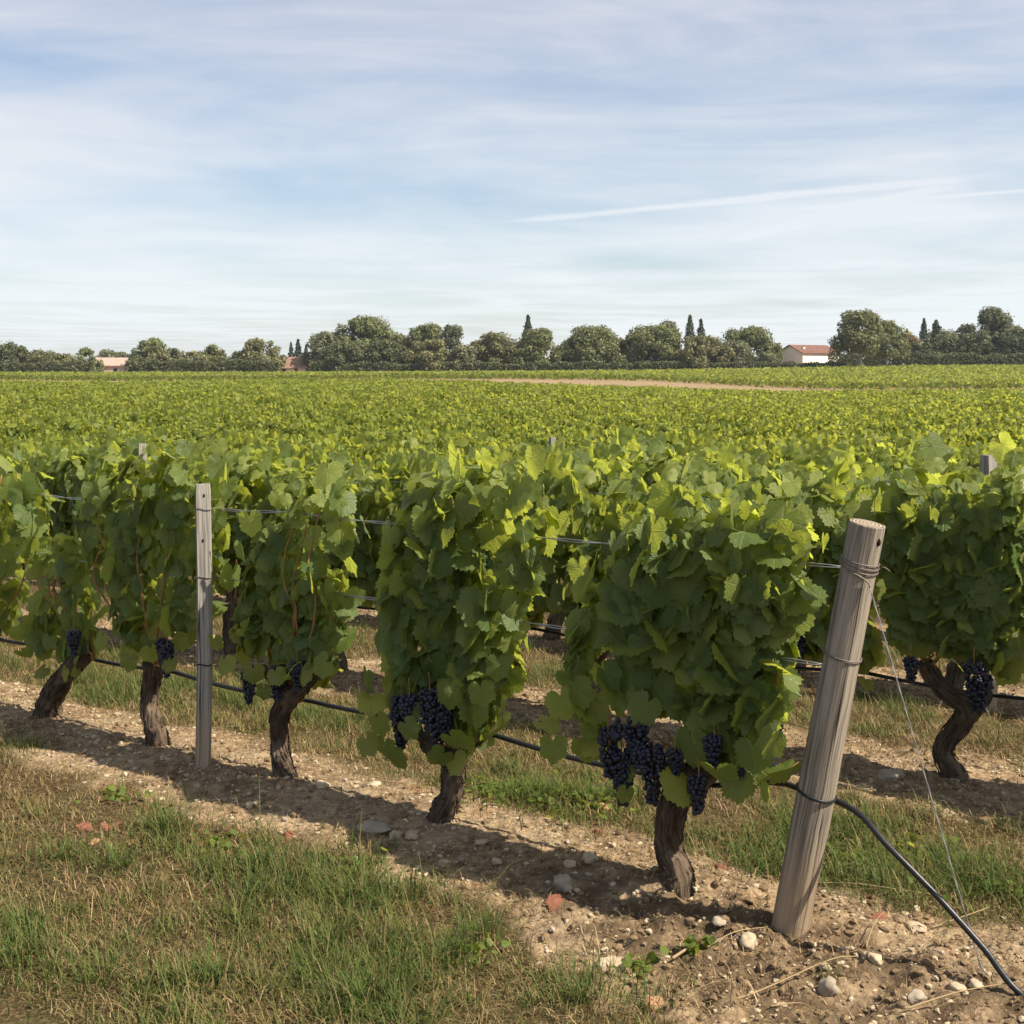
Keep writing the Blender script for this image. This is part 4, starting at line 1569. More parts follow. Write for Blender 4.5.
def weeds():
    rng = np.random.default_rng(66)
    mb = MB()
    spots = [(540, 795, 260, .26), (585, 805, 200, .2), (505, 790, 140, .18), (640, 970, 40, .06), (705, 957, 24, .03), (690, 962, 24, .03), (120, 800, 40, .12), (215, 845, 60, .1), (900, 850, 90, .25), (985, 890, 80, .2), (860, 860, 60, .2), (355, 870, 30, .08), (470, 955, 40, .1)]
    for px, py, cnt, rad in spots:
        cx, cy = at_px(px, py)
        r = rad * np.abs(rng.normal(0, .6, cnt)); a = rng.uniform(0, 6.283, cnt)
        x, y = cx + r * np.cos(a), cy + r * np.sin(a)
        z = ground_z(x, y) + rng.uniform(.004, .035, cnt)
        nr = unit(np.array([0, 0, 1.0]) + 0.5 * rng.standard_normal((cnt, 3)))
        tp = unit(np.column_stack([np.cos(a), np.sin(a), np.zeros(cnt)]) + 0.6 * rng.standard_normal((cnt, 3)))
        v, f, uv, p = leaf_verts(LEAF_MID, np.column_stack([x, y, z]), nr, tp, rng.uniform(.007, .020, cnt), rng)
        mb.add(v, f, uv, np.repeat(np.clip(rng.normal(.2, .2, cnt), 0, 1), p))
    o = mb.build('weeds', MAT['leaf_far'])
    tag(o, 'low leafy weeds between the vine rows', 'weeds', kind='stuff')


weeds()


def gravel():
    rng = np.random.default_rng(99)
    v0, f0 = ICO1
    def field(name, n, lo, hi, tl, th, rmin, rmax, mat, label, cat, cond, flat=0.65):
        x, y = scatter(rng, n, lo, hi, tl, th)
        ok = seen(x, y) & cond(x, y)
        x, y = x[ok], y[ok]; m = len(x)
        r = rmin * (rmax / rmin) ** (rng.uniform(0, 1, m) ** 2.4)
        z = ground_z(x, y) + r * 0.15
        sh = rng.uniform(0.6, 1.25, (m, 1, 3)) * np.array([1, 1, flat])
        ns = rng.uniform(0.72, 1.22, (m, len(v0), 1))
        a = rng.uniform(0, 6.283, m)
        q = v0[None] * sh * ns * r[:, None, None]
        qx = q[..., 0] * np.cos(a)[:, None] - q[..., 1] * np.sin(a)[:, None]
        qy = q[..., 0] * np.sin(a)[:, None] + q[..., 1] * np.cos(a)[:, None]
        V = np.stack([qx + x[:, None], qy + y[:, None], q[..., 2] + z[:, None]], -1).reshape(-1, 3)
        F = (f0[None] + (np.arange(m) * len(v0))[:, None, None]).reshape(-1, 3)
        mb = MB(); mb.add(V, F, None, np.repeat(rng.uniform(0, 1, m), len(v0)))
        o = mb.build(name, mat, smooth=False)
        tag(o, label, cat, kind='stuff')
    def strip(x, y):
        return rng.uniform(0, 1, len(x)) > grass_cover(x, y) * 1.15
    field('gravel', 42000, 2.75, 7.3, -0.4, 8.5, 0.0022, 0.013, MAT['stone'], 'fine pale gravel in the tilled strips under the vines', 'gravel', strip)
    def heavy(x, y):
        s, k, t = row_s(x, y)
        pr = np.where(k == 0, np.clip((2.9 - t) / 1.0, 0.35, 1), 0.6)
        return (rng.uniform(0, 1, len(x)) < pr) & strip(x, y)
    field('soil_clods', 60000, 2.6, 7.3, -0.3, 8.0, 0.003, 0.019, MAT['clod'], 'crumbly brown soil clods around the posts and trunks', 'soil', heavy, 0.75)


gravel()


def rock_mesh(seed, rough=0.35):
    v, f = ICO3
    d = fbm(v * 1.3 + seed * 3.7, seed, 3) - 0.5
    d2 = fbm(v * 4 + seed, seed + 3, 3) - 0.5
    mb = MB()
    mb.add(v * (1 + rough * 2.2 * d + 0.5 * d2)[:, None], f)
    return mb


ROCKS = {}
def rock(px, py, w_px, label, mat='stone', seed=1, flat=0.62, group=None, asp=0.8):
    x, y = at_px(px, py)
    key = (seed % 7, mat)
    if key not in ROCKS:
        ROCKS[key] = rock_mesh(key[0] + 1, 0.55).mesh('stone', MAT[mat])
    r = w_px / 2 * y / 1200 * 0.84
    o = bpy.data.objects.new('stone', ROCKS[key])
    COL.objects.link(o)
    o.location = (x, y, float(ground_z(x, y)[0]) + r * flat * 0.28)
    o.rotation_euler = (0, 0, seed * 1.9)
    o.scale = (r, r * asp, r * flat)
    tag(o, label, 'stone', group)


SG = 'stones in the tilled strip under the front row'
rock(564, 897, 30, 'round grey stone in shade, left of the largest vine trunk', 'stone_grey', 1, .7, SG)
rock(590, 872, 20, 'bright white stone in the sun, left of largest trunk', 'stone', 2, .6, SG)
rock(570, 875, 18, 'flat white stone touching a brighter one', 'stone', 3, .4, SG)
rock(748, 953, 28, 'angular pale stone in front of the leaning end post', 'stone', 4, .75, SG)
rock(613, 968, 36, 'large tan stone by the grass edge at the bottom', 'stone', 5, .5, SG)
rock(692, 898, 13, 'small white stone at foot of the largest trunk', 'stone', 6, .8, SG)
rock(720, 935, 20, 'buried round stone in soil between largest trunk and end post', 'stone_grey', 7, .6, SG)
rock(829, 998, 22, 'upright grey stone at bottom right below end post', 'stone_grey', 8, 1.05, SG)
rock(875, 975, 20, 'rounded tan stone in dark soil right of end post', 'stone', 9, .7, SG)
rock(868, 970, 14, 'little stone leaning on a rounded tan one', 'stone', 10, .8, SG)
rock(915, 935, 26, 'flat half-buried tan stone beside black hose', 'stone', 11, .35, SG)
rock(916, 919, 9, 'tiny pale pebble standing on a low rise beside hose', 'stone', 12, 1.2, SG)
rock(956, 999, 20, 'pale stone next to foot of the guy wire, left one', 'stone', 13, .6, SG)
rock(976, 1000, 18, 'pale stone next to foot of the guy wire, right one', 'stone', 14, .5, SG)
rock(916, 1008, 24, 'rough grey stone at the bottom edge near guy wire', 'stone_grey', 15, .6, SG)
rock(825, 975, 14, 'pale stone right of end post foot', 'stone', 16, .7, SG)
rock(397, 843, 17, 'round white stone in shade near second trunk', 'stone', 17, .75, SG)
rock(372, 837, 38, 'wide lumpy stone slab in shade left of the second trunk', 'stone_grey', 18, .42, SG)
rock(412, 844, 20, 'pale flat stone just left of second trunk foot', 'stone', 19, .5, SG)
rock(250, 811, 12, 'whitish stone in shade, front of the S-bent vine', 'stone', 20, .7, SG)
rock(497, 870, 13, 'round tan stone at shade edge, far right of second trunk', 'stone', 21, .7, SG)
rock(507, 890, 9, 'small white stone at the shade and grass border', 'stone', 22, .8, SG)
rock(372, 882, 13, 'rusty red broken stone beside the grass', 'stone_red', 23, .8, SG)
rock(364, 884, 11, 'cream stone touching a rusty red one', 'stone', 24, .8, SG)
rock(480, 852, 16, 'pale stone slab in shade right of second trunk', 'stone', 25, .4, SG)
rock(322, 795, 20, 'pale lump of stone in sun right of S-bent trunk', 'stone', 26, .5, SG)
rock(374, 792, 18, 'flat pale stone in sun between second and S-bent trunks', 'stone', 27, .4, SG)
rock(205, 740, 14, 'flat pale stone beside the grey stake', 'stone', 28, .4, SG)
rock(125, 775, 8, 'small pale stone in shade left of stake', 'stone', 29, .7, SG)
rock(890, 778, 34, 'dark grey stone slab in shade left of gnarled trunk', 'stone_grey', 30, .4, SG)
rng = np.random.default_rng(31)
cnt = 0
while cnt < 110:
    nn_, tt_ = rng.uniform(2.85, 3.70), rng.uniform(0.9, 6.4)
    x, y = nn_ * N2 + tt_ * T2
    if not seen(np.array([x]), np.array([y]), 0)[0] or grass_cover(np.array([x]), np.array([y]))[0] > 0.4: continue
    px_, py_ = 512 + 1200 * x / y, 370 + 1200 * EYE / y
    rock(px_, py_, rng.uniform(3.5, 9), 'small pale pebble lying in the tilled strip under the front row', ['stone', 'stone', 'stone_grey'][cnt % 3], int(rng.integers(1, 40)), rng.uniform(.5, .8), 'small pebbles under the front row')
    cnt += 1


def dead_leaf(px, py, size, label, mat='dead_leaf', seed=0):
    rng = np.random.default_rng(seed + 400)
    x, y = at_px(px, py)
    z = float(ground_z(x, y)[0]) + 0.012
    mb = MB()
    nrm = unit(np.array([[rng.normal(0, .5), rng.normal(-.3, .4), 1.0]]))
    tip = unit(rng.standard_normal((1, 3)) * np.array([1, 1, .2]))
    v, f, uv, p = leaf_verts(LEAF_HI, np.array([[0, 0, 0.]]), nrm, tip, np.array([size * 0.8]), rng, 0.9, 1.3)
    mb.add(v, f, uv)
    o = mb.build('fallen_leaf', MAT[mat], loc=(x, y, z))
    tag(o, label, 'leaf', 'dry fallen vine leaves')


for i, (px, py, sz, lab, mt) in enumerate([
    (80, 832, .050, 'reddish fallen leaf in the grass, leftmost of a cluster', 'dead_leaf'), (102, 829, .045, 'reddish fallen leaf beside a green tuft, uppermost of its cluster', 'dead_leaf'),
    (118, 826, .055, 'big reddish fallen leaf touching left side of green tuft', 'dead_leaf'), (98, 843, .045, 'pinkish fallen leaf lowest in its grass cluster', 'dead_tan'), (131, 846, .050, 'pink dry leaf at the foot of the green tuft', 'dead_tan'),
    (168, 808, .045, 'dry reddish leaf at the shade edge behind a tuft', 'dead_leaf'), (560, 913, .045, 'orange-red leaf in front of the round grey stone', 'dead_leaf'),
    (608, 812, .060, 'pale brown curled leaf behind front row, under green clump', 'dead_tan'), (654, 1010, .055, 'curled brown leaf at the bottom edge of the grass', 'dead_tan'), (720, 880, .05, 'rust-red leaf right of largest trunk', 'dead_leaf'),
    (600, 840, .06, 'flat reddish leaf behind left of largest trunk', 'dead_leaf'), (876, 931, .04, 'dark red leaf in soil right of end post', 'dead_leaf'), (286, 838, .04, 'small reddish leaf by the shade border below the S-bent vine', 'dead_leaf')]):
    dead_leaf(px, py, sz, lab, mt, i)


def stem(pix, r, label, seed=0):
    pts = []
    for px, py, h in pix:
        x, y = at_px(px, py)
        pts.append((x, y, float(ground_z(x, y)[0]) + h))
    path = catmull(pts, 24)
    mb = MB()
    v, f, uv = tube(path, np.linspace(r, r * .5, 24), 6)
    mb.add(v, f, uv, 0.8)
    o = mb.build('dry_stem', MAT['straw'])
    tag(o, label, 'stem', 'dry stems on the soil')


stem([(708, 1010, .01), (760, 997, .022), (830, 978, .03), (858, 970, .012)], .0026, 'long straw stem slanting across soil below the end post')
stem([(905, 1022, .008), (960, 1009, .02), (1022, 1000, .02)], .0024, 'straw stem at the bottom right corner near guy wire')
stem([(672, 968, .012), (690, 962, .016), (702, 958, .012)], .0048, 'short thick pale twig in front of the largest trunk')
stem([(706, 957, .012), (735, 950, .025), (770, 940, .012)], .0022, 'thin dry stem running to end post foot')
stem([(866, 962, .01), (874, 950, .03), (884, 942, .05)], .0018, 'short dry stem sticking up right of end post')
stem([(815, 891, .01), (860, 896, .02), (920, 902, .02), (960, 898, .01)], .0022, 'pale dry stem lying at grass edge behind hose')
stem([(930, 938, .01), (975, 928, .03), (990, 920, .03)], .002, 'dry stem crossing behind the guy wire')
stem([(770, 1011, .008), (800, 1008, .02), (822, 1018, .012)], .0022, 'curved dry stem at the bottom edge')


# ------------------------------------------------------------------ distant trees, hedge and houses
def tree_leaf(name, a, b, tr=0.18):
    return leaf_mat(name, a, b, None, trans=tuple(c * 1.7 for c in b), tr=tr, veins=False, rough=0.65, spec=0.15)


TL = {
    'olive': tree_leaf('foliage_olive', (0.100, 0.106, 0.045), (0.215, 0.198, 0.095)),
    'dark': tree_leaf('foliage_dark', (0.060, 0.074, 0.036), (0.135, 0.142, 0.070)),
    'green': tree_leaf('foliage_green', (0.084, 0.104, 0.040), (0.190, 0.194, 0.085)),
    'grey': tree_leaf('foliage_grey', (0.100, 0.110, 0.060), (0.195, 0.196, 0.110)),
    'conifer': tree_leaf('foliage_conifer', (0.032, 0.048, 0.026), (0.072, 0.092, 0.048)),
    'tan': tree_leaf('foliage_tan', (0.16, 0.125, 0.055), (0.30, 0.22, 0.11)),
}


def make_tree(px, top, wpx, Y, kind, mat, label, seed, low=0.08, trunk='tree_bark', base_px=None, group='trees along the far edge of the vineyard'):
    rng = np.random.default_rng(seed * 13 + 7)
    x = (px - 512) / 1200 * Y
    z0 = float(terrain(np.array([x]), np.array([Y]))[0])
    H = EYE + (370 - top) / 1200 * Y - z0
    W = wpx / 1200 * Y * (1.22 if kind == 'round' else 1.0)
    root = empty({'conifer': 'conifer_tree', 'cypress': 'cypress_tree', 'round': 'broadleaf_tree'}[kind], (x, Y, z0))
    tag(root, label, 'tree', group)
    cr = MB(); tk = MB()
    ls = 0.36
    if kind == 'round':
        c0 = low * H
        ch = H - c0
        lobes = []
        nl = int(np.clip(W * 4.2, 20, 70))
        for i in range(nl):
            a = rng.uniform(0, 6.283)
            hh = rng.uniform(0.08, 0.98)
            prof = math.sin(math.pi * min(0.97, 0.30 + 0.66 * hh)) ** 0.5
            lr = rng.uniform(0.075, 0.20) * min(W, ch * 1.1)
            rad = max(0.0, W * 0.53 * prof - lr * 0.75) * rng.uniform(0.1, 1.12) ** 0.4
            lobes.append((rad * math.cos(a), rad * math.sin(a), c0 + min(max(hh * ch, lr * .6), ch - lr * 0.75), lr))
        lobes.append((rng.uniform(-.06, .06) * W, 0, c0 + ch - 0.17 * min(W, ch), 0.18 * min(W, ch)))
        pos, nrm = [], []
        for lx, ly, lz, lr in lobes:
            m = int(26 * lr * lr / (ls * ls) * 0.34)
            d = unit(rng.standard_normal((m, 3)))
            rr = lr * (0.55 + 0.5 * rng.uniform(0, 1, m) ** 0.6)
            bump = 0.62 + 0.75 * vnoise(d * 2.6 + seed + lx, seed)
            pos.append(np.array([lx, ly, lz]) + d * (rr * bump)[:, None] * np.array([1, 1, 0.86]))
            nrm.append(d)
        pos = np.vstack(pos); nrm = np.vstack(nrm)
        ok = pos[:, 2] > 0.15
        pos, nrm = pos[ok], nrm[ok]
        th = max(0.35, c0 + ch * 0.45)
        path = catmull([(0, 0, -.3), (rng.uniform(-.2, .2), 0, th * .5), (rng.uniform(-.3, .3), 0, th)], 10)
        v, f, uv = tube(path, np.linspace(0.035 * H + .05, 0.018 * H, 10), 10)
        tk.add(v, f, uv)
        for lx, ly, lz, lr in lobes[::3]:
            q = catmull([path[5], (path[5] * .5 + np.array([lx, ly, lz]) * .5) + np.array([0, 0, -.2]), (lx, ly, lz)], 8)
            v, f, uv = tube(q, np.linspace(0.016 * H, 0.006 * H, 8), 6)
            tk.add(v, f, uv)
    else:
        m = int(W * H * 32)
        hh = rng.uniform(0.03, 1, m) ** 0.85
        if kind == 'conifer':
            layer = 0.72 + 0.28 * np.abs(np.sin(hh * H * 2.6 + rng.uniform(0, 6)))
            prof = (1 - hh) ** 0.85 * layer + 0.02
        else:
            prof = np.sin(np.pi * np.clip(0.12 + 0.88 * hh, 0, 1)) ** 0.55 * (1 - 0.55 * hh) + 0.02
            prof *= 0.8 + 0.4 * vnoise(np.column_stack([hh * 9, hh * 0 + seed]), seed)
        a = rng.uniform(0, 6.283, m)
        lump = 0.72 + 0.55 * vnoise(np.column_stack([np.cos(a) * 2.2, np.sin(a) * 2.2, hh * H * .9]), seed + 3)
        rad = W * 0.5 * prof * (0.45 + 0.55 * rng.uniform(0, 1, m) ** 0.5) * lump * 1.15
        pos = np.column_stack([rad * np.cos(a), rad * np.sin(a), hh * H])
        nrm = unit(np.column_stack([np.cos(a), np.sin(a), np.full(m, 0.35)]))
        v, f, uv = tube(np.column_stack([np.zeros(8), np.zeros(8), np.linspace(-.3, H * .95, 8)]), np.linspace(0.022 * H, 0.02, 8), 8)
        tk.add(v, f, uv)
        ls = 0.30
    n = len(pos)
    nr = unit(nrm + 0.55 * rng.standard_normal((n, 3)) + np.array([0, 0, .25]))
    tip = unit(rng.standard_normal((n, 3)) + np.array([0, 0, -.4]))
    v, f, uv, p = leaf_verts(LEAF_LOW, pos, nr, tip, ls * np.clip(rng.lognormal(0, .35, n), .5, 1.9), rng)
    cl = fbm(pos * 0.55 + seed, seed + 1, 2)
    tint = np.clip(0.45 + (cl - 0.5) * 1.3 + 0.25 * rng.standard_normal(n), 0, 1)
    cr.add(v, f, uv, np.repeat(tint, p))
    tk.build('trunk', MAT[trunk], root)
    cr.build('crown', TL[mat], root)
    return root


TREES = [
    # px, top, width, Y, kind, foliage, label
    (-28, 336, 46, 318, 'round', 'dark', 'dark broadleaf tree just past the left edge of the treeline'),
    (6, 342, 34, 316, 'round', 'dark', 'dark bushy tree at the left edge of the treeline'),
    (24, 346, 20, 312, 'round', 'dark', 'narrow dark tree second from the left edge'),
    (38, 355, 22, 310, 'round', 'olive', 'low olive-coloured bush near the left edge'),
    (48, 351, 22, 330, 'round', 'grey', 'greyish rounded tree rising behind low bushes at left'),
    (62, 354, 26, 312, 'round', 'olive', 'low olive tree left of the pink-roofed house'),
    (86, 347, 26, 314, 'round', 'green', 'mid-green tree directly left of the pink-roofed house'),
    (74, 362, 18, 305, 'round', 'grey', 'pale round shrub before the trees left of pink-roofed house'),
    (108, 350, 26, 335, 'round', 'grey', 'greyish tree behind the pink roof'),
    (126, 354, 20, 332, 'round', 'dark', 'dark low tree right behind the pink roof'),
    (151, 339, 34, 316, 'round', 'green', 'tall green tree right of the pink-roofed house'),
    (160, 353, 26, 306, 'round', 'olive', 'olive bush in front of the tall green tree'),
    (136, 356, 20, 307, 'round', 'dark', 'dark shrub at right corner of pink-roofed house'),
    (173, 348, 18, 322, 'round', 'dark', 'small dark tree between tall green tree and olive trees'),
    (192, 351, 36, 312, 'round', 'olive', 'wide low olive-green tree in the left treeline'),
    (212, 344, 24, 325, 'round', 'green', 'narrow green tree peaking behind wide low olive tree'),
    (220, 349, 18, 322, 'round', 'olive', 'small olive tree behind left of the domed oak'),
    (229, 357, 24, 309, 'round', 'dark', 'dark shrub left foot of the domed oak'),
    (260, 339, 42, 312, 'round', 'olive', 'broad domed oak standing alone left of the hip-roofed house'),
    (291, 343, 13, 330, 'conifer', 'conifer', 'dark conifer behind hip roof, left of the pair'),
    (298, 339, 15, 330, 'conifer', 'conifer', 'dark conifer behind hip roof, middle and tallest'),
    (306, 345, 13, 330, 'conifer', 'conifer', 'dark conifer behind hip roof, right of the tallest'),
    (324, 332, 34, 316, 'round', 'grey', 'greyish tree at the left end of the big central clump'),
    (364, 318, 60, 320, 'round', 'green', 'tallest broad tree of the central clump'),
    (345, 342, 44, 308, 'round', 'dark', 'dark lower tree in front of the tallest central tree, left'),
    (384, 340, 40, 308, 'round', 'dark', 'dark lower tree in front of the tallest central tree, right'),
    (401, 334, 26, 318, 'round', 'olive', 'olive tree bridging two tall central trees'),
    (427, 324, 38, 318, 'round', 'green', 'tall tree with a double top, left half'),
    (454, 325, 30, 320, 'round', 'dark', 'tall tree with a double top, right half'),
    (432, 340, 46, 308, 'round', 'olive', 'olive bushy tree below the double-topped trees'),
    (464, 346, 30, 306, 'round', 'grey', 'greyish shrub below right of the double-topped trees'),
    (495, 333, 46, 312, 'round', 'olive', 'olive round tree left of the lone tall conifer'),
    (528, 315, 25, 325, 'conifer', 'conifer', 'lone layered conifer spiking above the central treeline'),
    (538, 330, 48, 310, 'round', 'green', 'round tree in front of the lone tall conifer'),
    (557, 347, 18, 312, 'round', 'tan', 'small tan-leaved tree in the central treeline'),
    (592, 327, 56, 312, 'round', 'green', 'broad green tree right of the small tan tree'),
    (630, 334, 34, 314, 'round', 'olive', 'olive tree between two broad green trees'),
    (653, 326, 54, 314, 'round', 'green', 'broad green tree left of the twin cypresses'),
    (668, 321, 28, 326, 'round', 'grey', 'greyish tree top rising behind left of the twin cypresses'),
    (690, 315, 16, 316, 'cypress', 'conifer', 'taller dark cypress of the twin pair'),
    (701, 319, 14, 316, 'cypress', 'conifer', 'shorter dark cypress of the twin pair'),
    (703, 336, 50, 308, 'round', 'olive', 'olive bushy tree at foot of the twin cypresses'),
    (749, 327, 52, 320, 'round', 'green', 'round green tree left of the white house'),
    (736, 341, 28, 308, 'round', 'grey', 'greyish bush in front of the round green tree'),
    (764, 352, 18, 310, 'round', 'dark', 'dark shrub at left corner of white house'),
    (860, 311, 46, 292, 'round', 'green', 'tallest spreading tree with pale trunk beside the white house'),
    (886, 321, 38, 296, 'round', 'green', 'spreading tree merging right of the pale-trunked tree'),
    (842, 344, 30, 332, 'round', 'dark', 'dark bush behind right end of the white farm building'),
    (872, 342, 34, 330, 'round', 'dark', 'dark bush behind trunks of the tallest spreading tree'),
    (908, 332, 26, 318, 'round', 'tan', 'tan-coloured tree behind dark thicket on the right'),
    (924, 319, 14, 318, 'cypress', 'conifer', 'slim dark cypress in right thicket, left one'),
    (936, 320, 18, 318, 'cypress', 'conifer', 'slim dark cypress in right thicket, right one'),
    (918, 342, 40, 308, 'round', 'dark', 'dark bush right of the spreading trees'),
    (948, 335, 38, 310, 'round', 'dark', 'dark bush below the right-hand cypresses'),
    (968, 324, 26, 320, 'round', 'dark', 'dark narrow tree left of the tall right pine'),
    (994, 308, 36, 320, 'round', 'dark', 'tall dark feathery tree near right edge'),
    (974, 333, 40, 309, 'round', 'dark', 'dark thicket tree below the tall right pine, left'),
    (1004, 335, 40, 308, 'round', 'conifer', 'dark thicket tree below the tall right pine, right'),
    (1024, 329, 32, 312, 'round', 'dark', 'dark tree at the right edge of the treeline'),
    (1060, 326, 50, 312, 'round', 'dark', 'dark tree just past the right edge of the treeline'),
]
FILL = [(412, 338, 34, 342, 'grey', 'greyish tree filling the gap right of the tallest central tree'), (480, 341, 36, 342, 'olive', 'olive tree behind the gap right of the double-topped trees'),
        (512, 343, 34, 340, 'grey', 'greyish tree behind left of the lone conifer'), (566, 343, 30, 340, 'dark', 'dark tree behind the small tan tree'), (612, 340, 36, 342, 'grey', 'greyish tree in the dip right of a broad green tree'),
        (718, 344, 34, 340, 'dark', 'dark tree behind the olive bush by the cypresses'), (944, 330, 40, 338, 'grey', 'greyish tree behind the right-hand cypresses'), (1012, 326, 34, 340, 'grey', 'greyish tree behind the tall feathery tree'),
        (180, 355, 30, 338, 'grey', 'greyish low tree behind the left gap'), (120, 352, 28, 345, 'olive', 'olive tree just right behind the pink roof'), (38, 350, 30, 342, 'grey', 'greyish tree behind low bushes near the left edge'), (238, 352, 24, 338, 'dark', 'dark tree in the dip left of the domed oak')]
TREES += [(a, b, c, d, 'round', e, f) for a, b, c, d, e, f in FILL]
for i, (px, top, wp, Y, kind, mt, lab) in enumerate(TREES):
    spread = lab.startswith('tallest spreading') or lab.startswith('spreading tree')
    make_tree(px, top, wp, Y, kind, mt, lab, i + 1, low=0.22 if spread else 0.0, trunk='pale_bark' if spread else 'tree_bark')


def hedge(px0, px1, top, Y, label, seed):
    rng = np.random.default_rng(seed)
    x0, x1 = (px0 - 512) / 1200 * Y, (px1 - 512) / 1200 * Y
    zc = float(terrain(np.array([(x0 + x1) / 2]), np.array([Y]))[0])
    H = EYE + (370 - top) / 1200 * Y - zc
    n = int((x1 - x0) * 210)
    xx = rng.uniform(x0, x1, n)
    hv = H * (0.85 + 0.3 * vnoise(np.column_stack([xx * .5, xx * 0]), seed))
    h = rng.uniform(0, 1, n) ** .7
    pos = np.column_stack([xx - (x0 + x1) / 2, rng.uniform(-.8, .8, n), h * hv])
    nr = unit(rng.standard_normal((n, 3)) + np.array([0, -.7, .6]))
    v, f, uv, p = leaf_verts(LEAF_LOW, pos, nr, unit(rng.standard_normal((n, 3))), 0.3 * np.clip(rng.lognormal(0, .3, n), .5, 1.6), rng)
    mb = MB(); mb.add(v, f, uv, np.repeat(rng.uniform(0, 1, n), p))
    o = mb.build('hedge', TL['dark'], loc=((x0 + x1) / 2, Y, zc))
    tag(o, label, 'hedge')


hedge(716, 846, 362.3, 301, 'low dark hedge in front of the white house', 5)
hedge(828, 900, 353, 318, 'dark hedge behind trunks of the spreading trees', 16)
hedge(898, 1050, 354, 302, 'dark hedge below the right-hand thicket', 6)
hedge(310, 470, 362.5, 303, 'dark hedge along foot of the big central clump', 7)
hedge(470, 720, 363, 303, 'dark hedge along foot of the centre-right trees', 8)
hedge(132, 280, 361, 303, 'dark hedge left of the hip-roofed house', 10)
hedge(-40, 94, 362, 304, 'low hedge at the left edge of the treeline', 9)


def roof_mat(name, a, b):
    m, w = new_mat(name)
    tc = w.n('ShaderNodeTexCoord')
    n = w.noise(tc.outputs['Object'], 1.4, 5, 0.6)
    wv = w.n('ShaderNodeTexWave', wave_type='BANDS', bands_direction='X')
    w.link(tc.outputs['Object'], wv.inputs['Vector'])
    wv.inputs['Scale'].default_value = 1.6
    col = w.mix(w.smooth(n, .3, .7), a, b)
    finish(w, principled(w, col, 0.85, 0.15, w.bump(wv.outputs[0], 0.5, 0.06)).outputs[0])
    return m


MAT['roof_red'] = roof_mat('red_tile_roof', (0.125, 0.064, 0.050), (0.185, 0.10, 0.076))
MAT['roof_pink'] = roof_mat('pink_tile_roof', (0.36, 0.24, 0.20), (0.44, 0.31, 0.26))
MAT['roof_brown'] = roof_mat('brown_tile_roof', (0.22, 0.13, 0.095), (0.29, 0.18, 0.14))
MAT['wall_white'] = simple_mat('cream_render', (0.80, 0.73, 0.64), 0.9, 0.1, 0, 0.06, 1.2)
MAT['wall_pink'] = simple_mat('pinkish_render', (0.66, 0.48, 0.40), 0.9, 0.1, 0, 0.08, 1.2)
MAT['dark_glass'] = simple_mat('window_glass', (0.03, 0.035, 0.04), 0.2, 0.5)
MAT['shutter'] = simple_mat('grey_shutter', (0.30, 0.30, 0.28), 0.7, 0.2)


def boxv(x0, x1, y0, y1, z0, z1):
    v = np.array([(x, y, z) for z in (z0, z1) for y in (y0, y1) for x in (x0, x1)])
    f = np.array([[0, 2, 3, 1], [4, 5, 7, 6], [0, 1, 5, 4], [2, 6, 7, 3], [0, 4, 6, 2], [1, 3, 7, 5]])
    return v, f


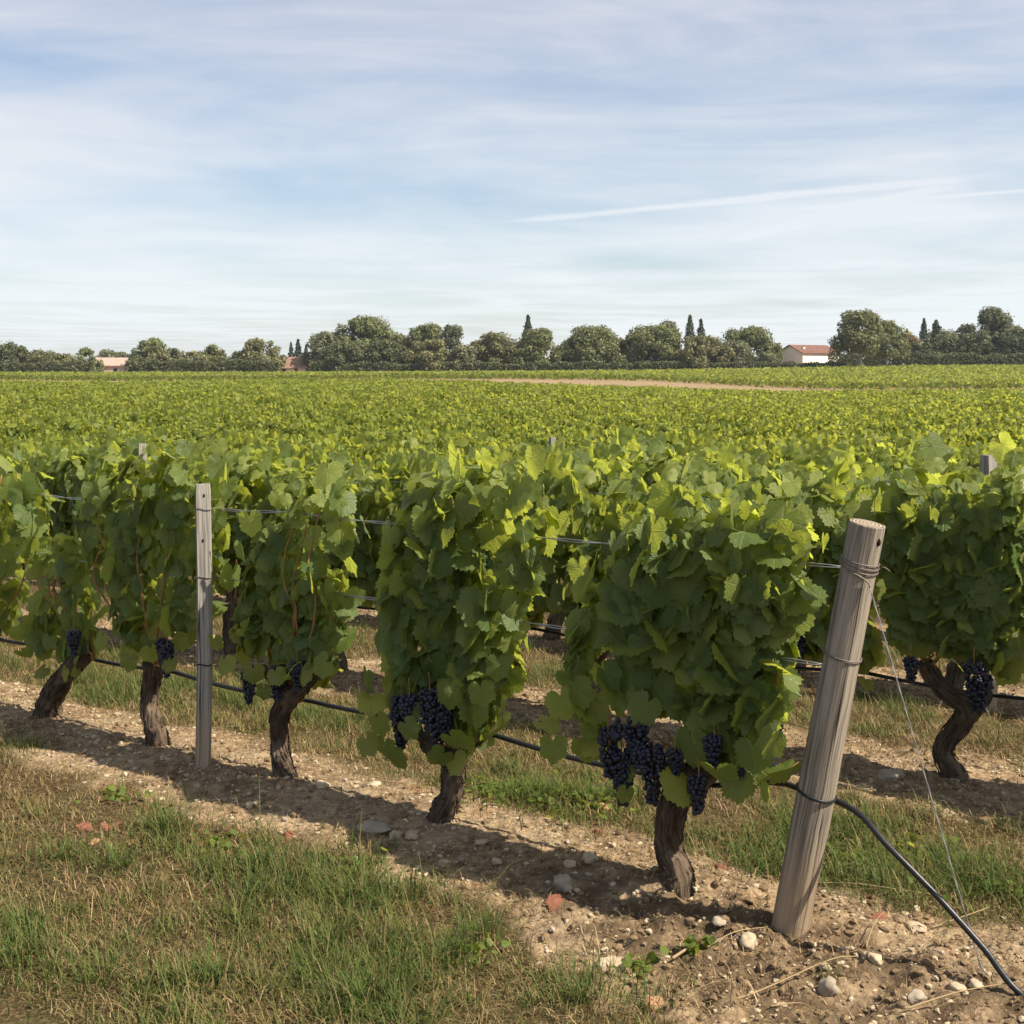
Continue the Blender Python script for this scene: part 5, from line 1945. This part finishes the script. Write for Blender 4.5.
def house(name, px, Y, rz, L, W, wall_h, roof_h, wall, roof, label, hip=0.0, windows=(), chimney=None, base_drop=0.5):
    """long side along local x, gables at the x ends"""
    x = (px - 512) / 1200 * Y
    z0 = float(terrain(np.array([x]), np.array([Y]))[0])
    root = empty(name, (x, Y, z0), rz)
    tag(root, label, 'house', 'houses by the far treeline')
    w = MB()
    l, b = L / 2, W / 2
    v = np.array([(-l, -b, -base_drop), (l, -b, -base_drop), (l, b, -base_drop), (-l, b, -base_drop), (-l, -b, wall_h), (l, -b, wall_h), (l, b, wall_h), (-l, b, wall_h)])
    w.add(v, np.array([[0, 1, 5, 4], [1, 2, 6, 5], [2, 3, 7, 6], [3, 0, 4, 7]]))
    if hip == 0:
        w.add(np.array([(-l, -b, wall_h), (-l, b, wall_h), (-l, 0, wall_h + roof_h)]), np.array([[0, 2, 1]]))
        w.add(np.array([(l, -b, wall_h), (l, b, wall_h), (l, 0, wall_h + roof_h)]), np.array([[0, 1, 2]]))
    w.build('wall', MAT[wall], root, smooth=False)
    e = 0.45
    r = MB()
    k = roof_h / b
    ez = wall_h - e * k
    th = 0.18
    lx = l + e
    rl = l + e - hip
    top = wall_h + roof_h + 0.05
    for s in (-1, 1):
        q = np.array([(-lx, s * (b + e), ez + .05), (lx, s * (b + e), ez + .05), (rl, 0, top), (-rl, 0, top)])
        qq = np.vstack([q, q + np.array([0, 0, th])])
        r.add(qq, np.array([[0, 1, 2, 3], [4, 5, 6, 7], [0, 1, 5, 4], [1, 2, 6, 5], [2, 3, 7, 6], [3, 0, 4, 7]]))
    if hip:
        for s in (-1, 1):
            q = np.array([(s * lx, -(b + e), ez + .05), (s * lx, b + e, ez + .05), (s * rl, 0, top)])
            qq = np.vstack([q, q + np.array([0, 0, th])])
            r.add(qq, [np.array([[0, 1, 2], [3, 4, 5]]), np.array([[0, 1, 4, 3]])])
    ro = r.build('roof', MAT[roof], root, smooth=False)
    if chimney:
        c = MB()
        v, f = boxv(chimney[0] - .3, chimney[0] + .3, chimney[1] - .3, chimney[1] + .3, wall_h + roof_h * .3, wall_h + roof_h + chimney[2])
        c.add(v, f)
        v, f = boxv(chimney[0] - .38, chimney[0] + .38, chimney[1] - .38, chimney[1] + .38, wall_h + roof_h + chimney[2] + .002, wall_h + roof_h + chimney[2] + .15)
        c.add(v, f)
        c.build('chimney', MAT['wall_white'], ro, smooth=False)
    for (wx, wz, ww, wh) in windows:
        fr = MB()
        v, f = boxv(wx - ww / 2 - .08, wx + ww / 2 + .08, -b - .05, -b + .02, wz - .08, wz + wh + .08)
        fr.add(v, f)
        fo = fr.build('window', MAT['shutter'], root, smooth=False)
        g = MB()
        v, f = boxv(wx - ww / 2, wx + ww / 2, -b - .07, -b - .052, wz, wz + wh)
        g.add(v, f)
        g.build('pane', MAT['dark_glass'], fo, smooth=False)
    return root


# white house: gable towards the left front, long wall towards the right front
house('farmhouse', 808, 328, R(-50 + 90 - 8), 13.6, 9.4, 4.9, 2.1, 'wall_white', 'roof_red', 'white farm building with red tiled roof beside the spreading tree', windows=[(-1.5, 1.6, .9, 1.0)], chimney=(-4.2, -2.4, -0.6))
house('farmhouse', 114, 322, R(4), 8.6, 6.5, 2.9, 1.9, 'wall_pink', 'roof_pink', 'low pinkish house with salmon tiled roof among the left trees', windows=[(1.2, 1.0, 1.0, 1.1), (-2.6, 1.0, 1.0, 1.1)])
house('farmhouse', 294, 318, R(-14), 9.5, 6.5, 2.3, 2.6, 'wall_white', 'roof_brown', 'small house with brown hipped roof right of the domed oak', hip=2.6, windows=[(-1.4, .8, 1.0, 1.2), (2.0, .8, 1.0, 1.2)])


def haze():
    m = bpy.data.materials.new('air')
    m.use_nodes = True
    w = NT(m.node_tree); w.t.nodes.clear()
    v = w.n('ShaderNodeVolumePrincipled')
    v.inputs['Color'].default_value = (0.80, 0.88, 0.95, 1)
    v.inputs['Density'].default_value = 0.00012
    v.inputs['Anisotropy'].default_value = 0.2
    o = w.n('ShaderNodeOutputMaterial')
    w.link(v.outputs[0], o.inputs['Volume'])
    mb = MB()
    vv, f = boxv(-2600, 2600, -450, 4300, -4.5, 22)
    mb.add(vv, f)
    h = mb.build('haze', m, smooth=False)
    tag(h, 'thin pale haze in the air over the fields', 'haze', kind='stuff')


haze()
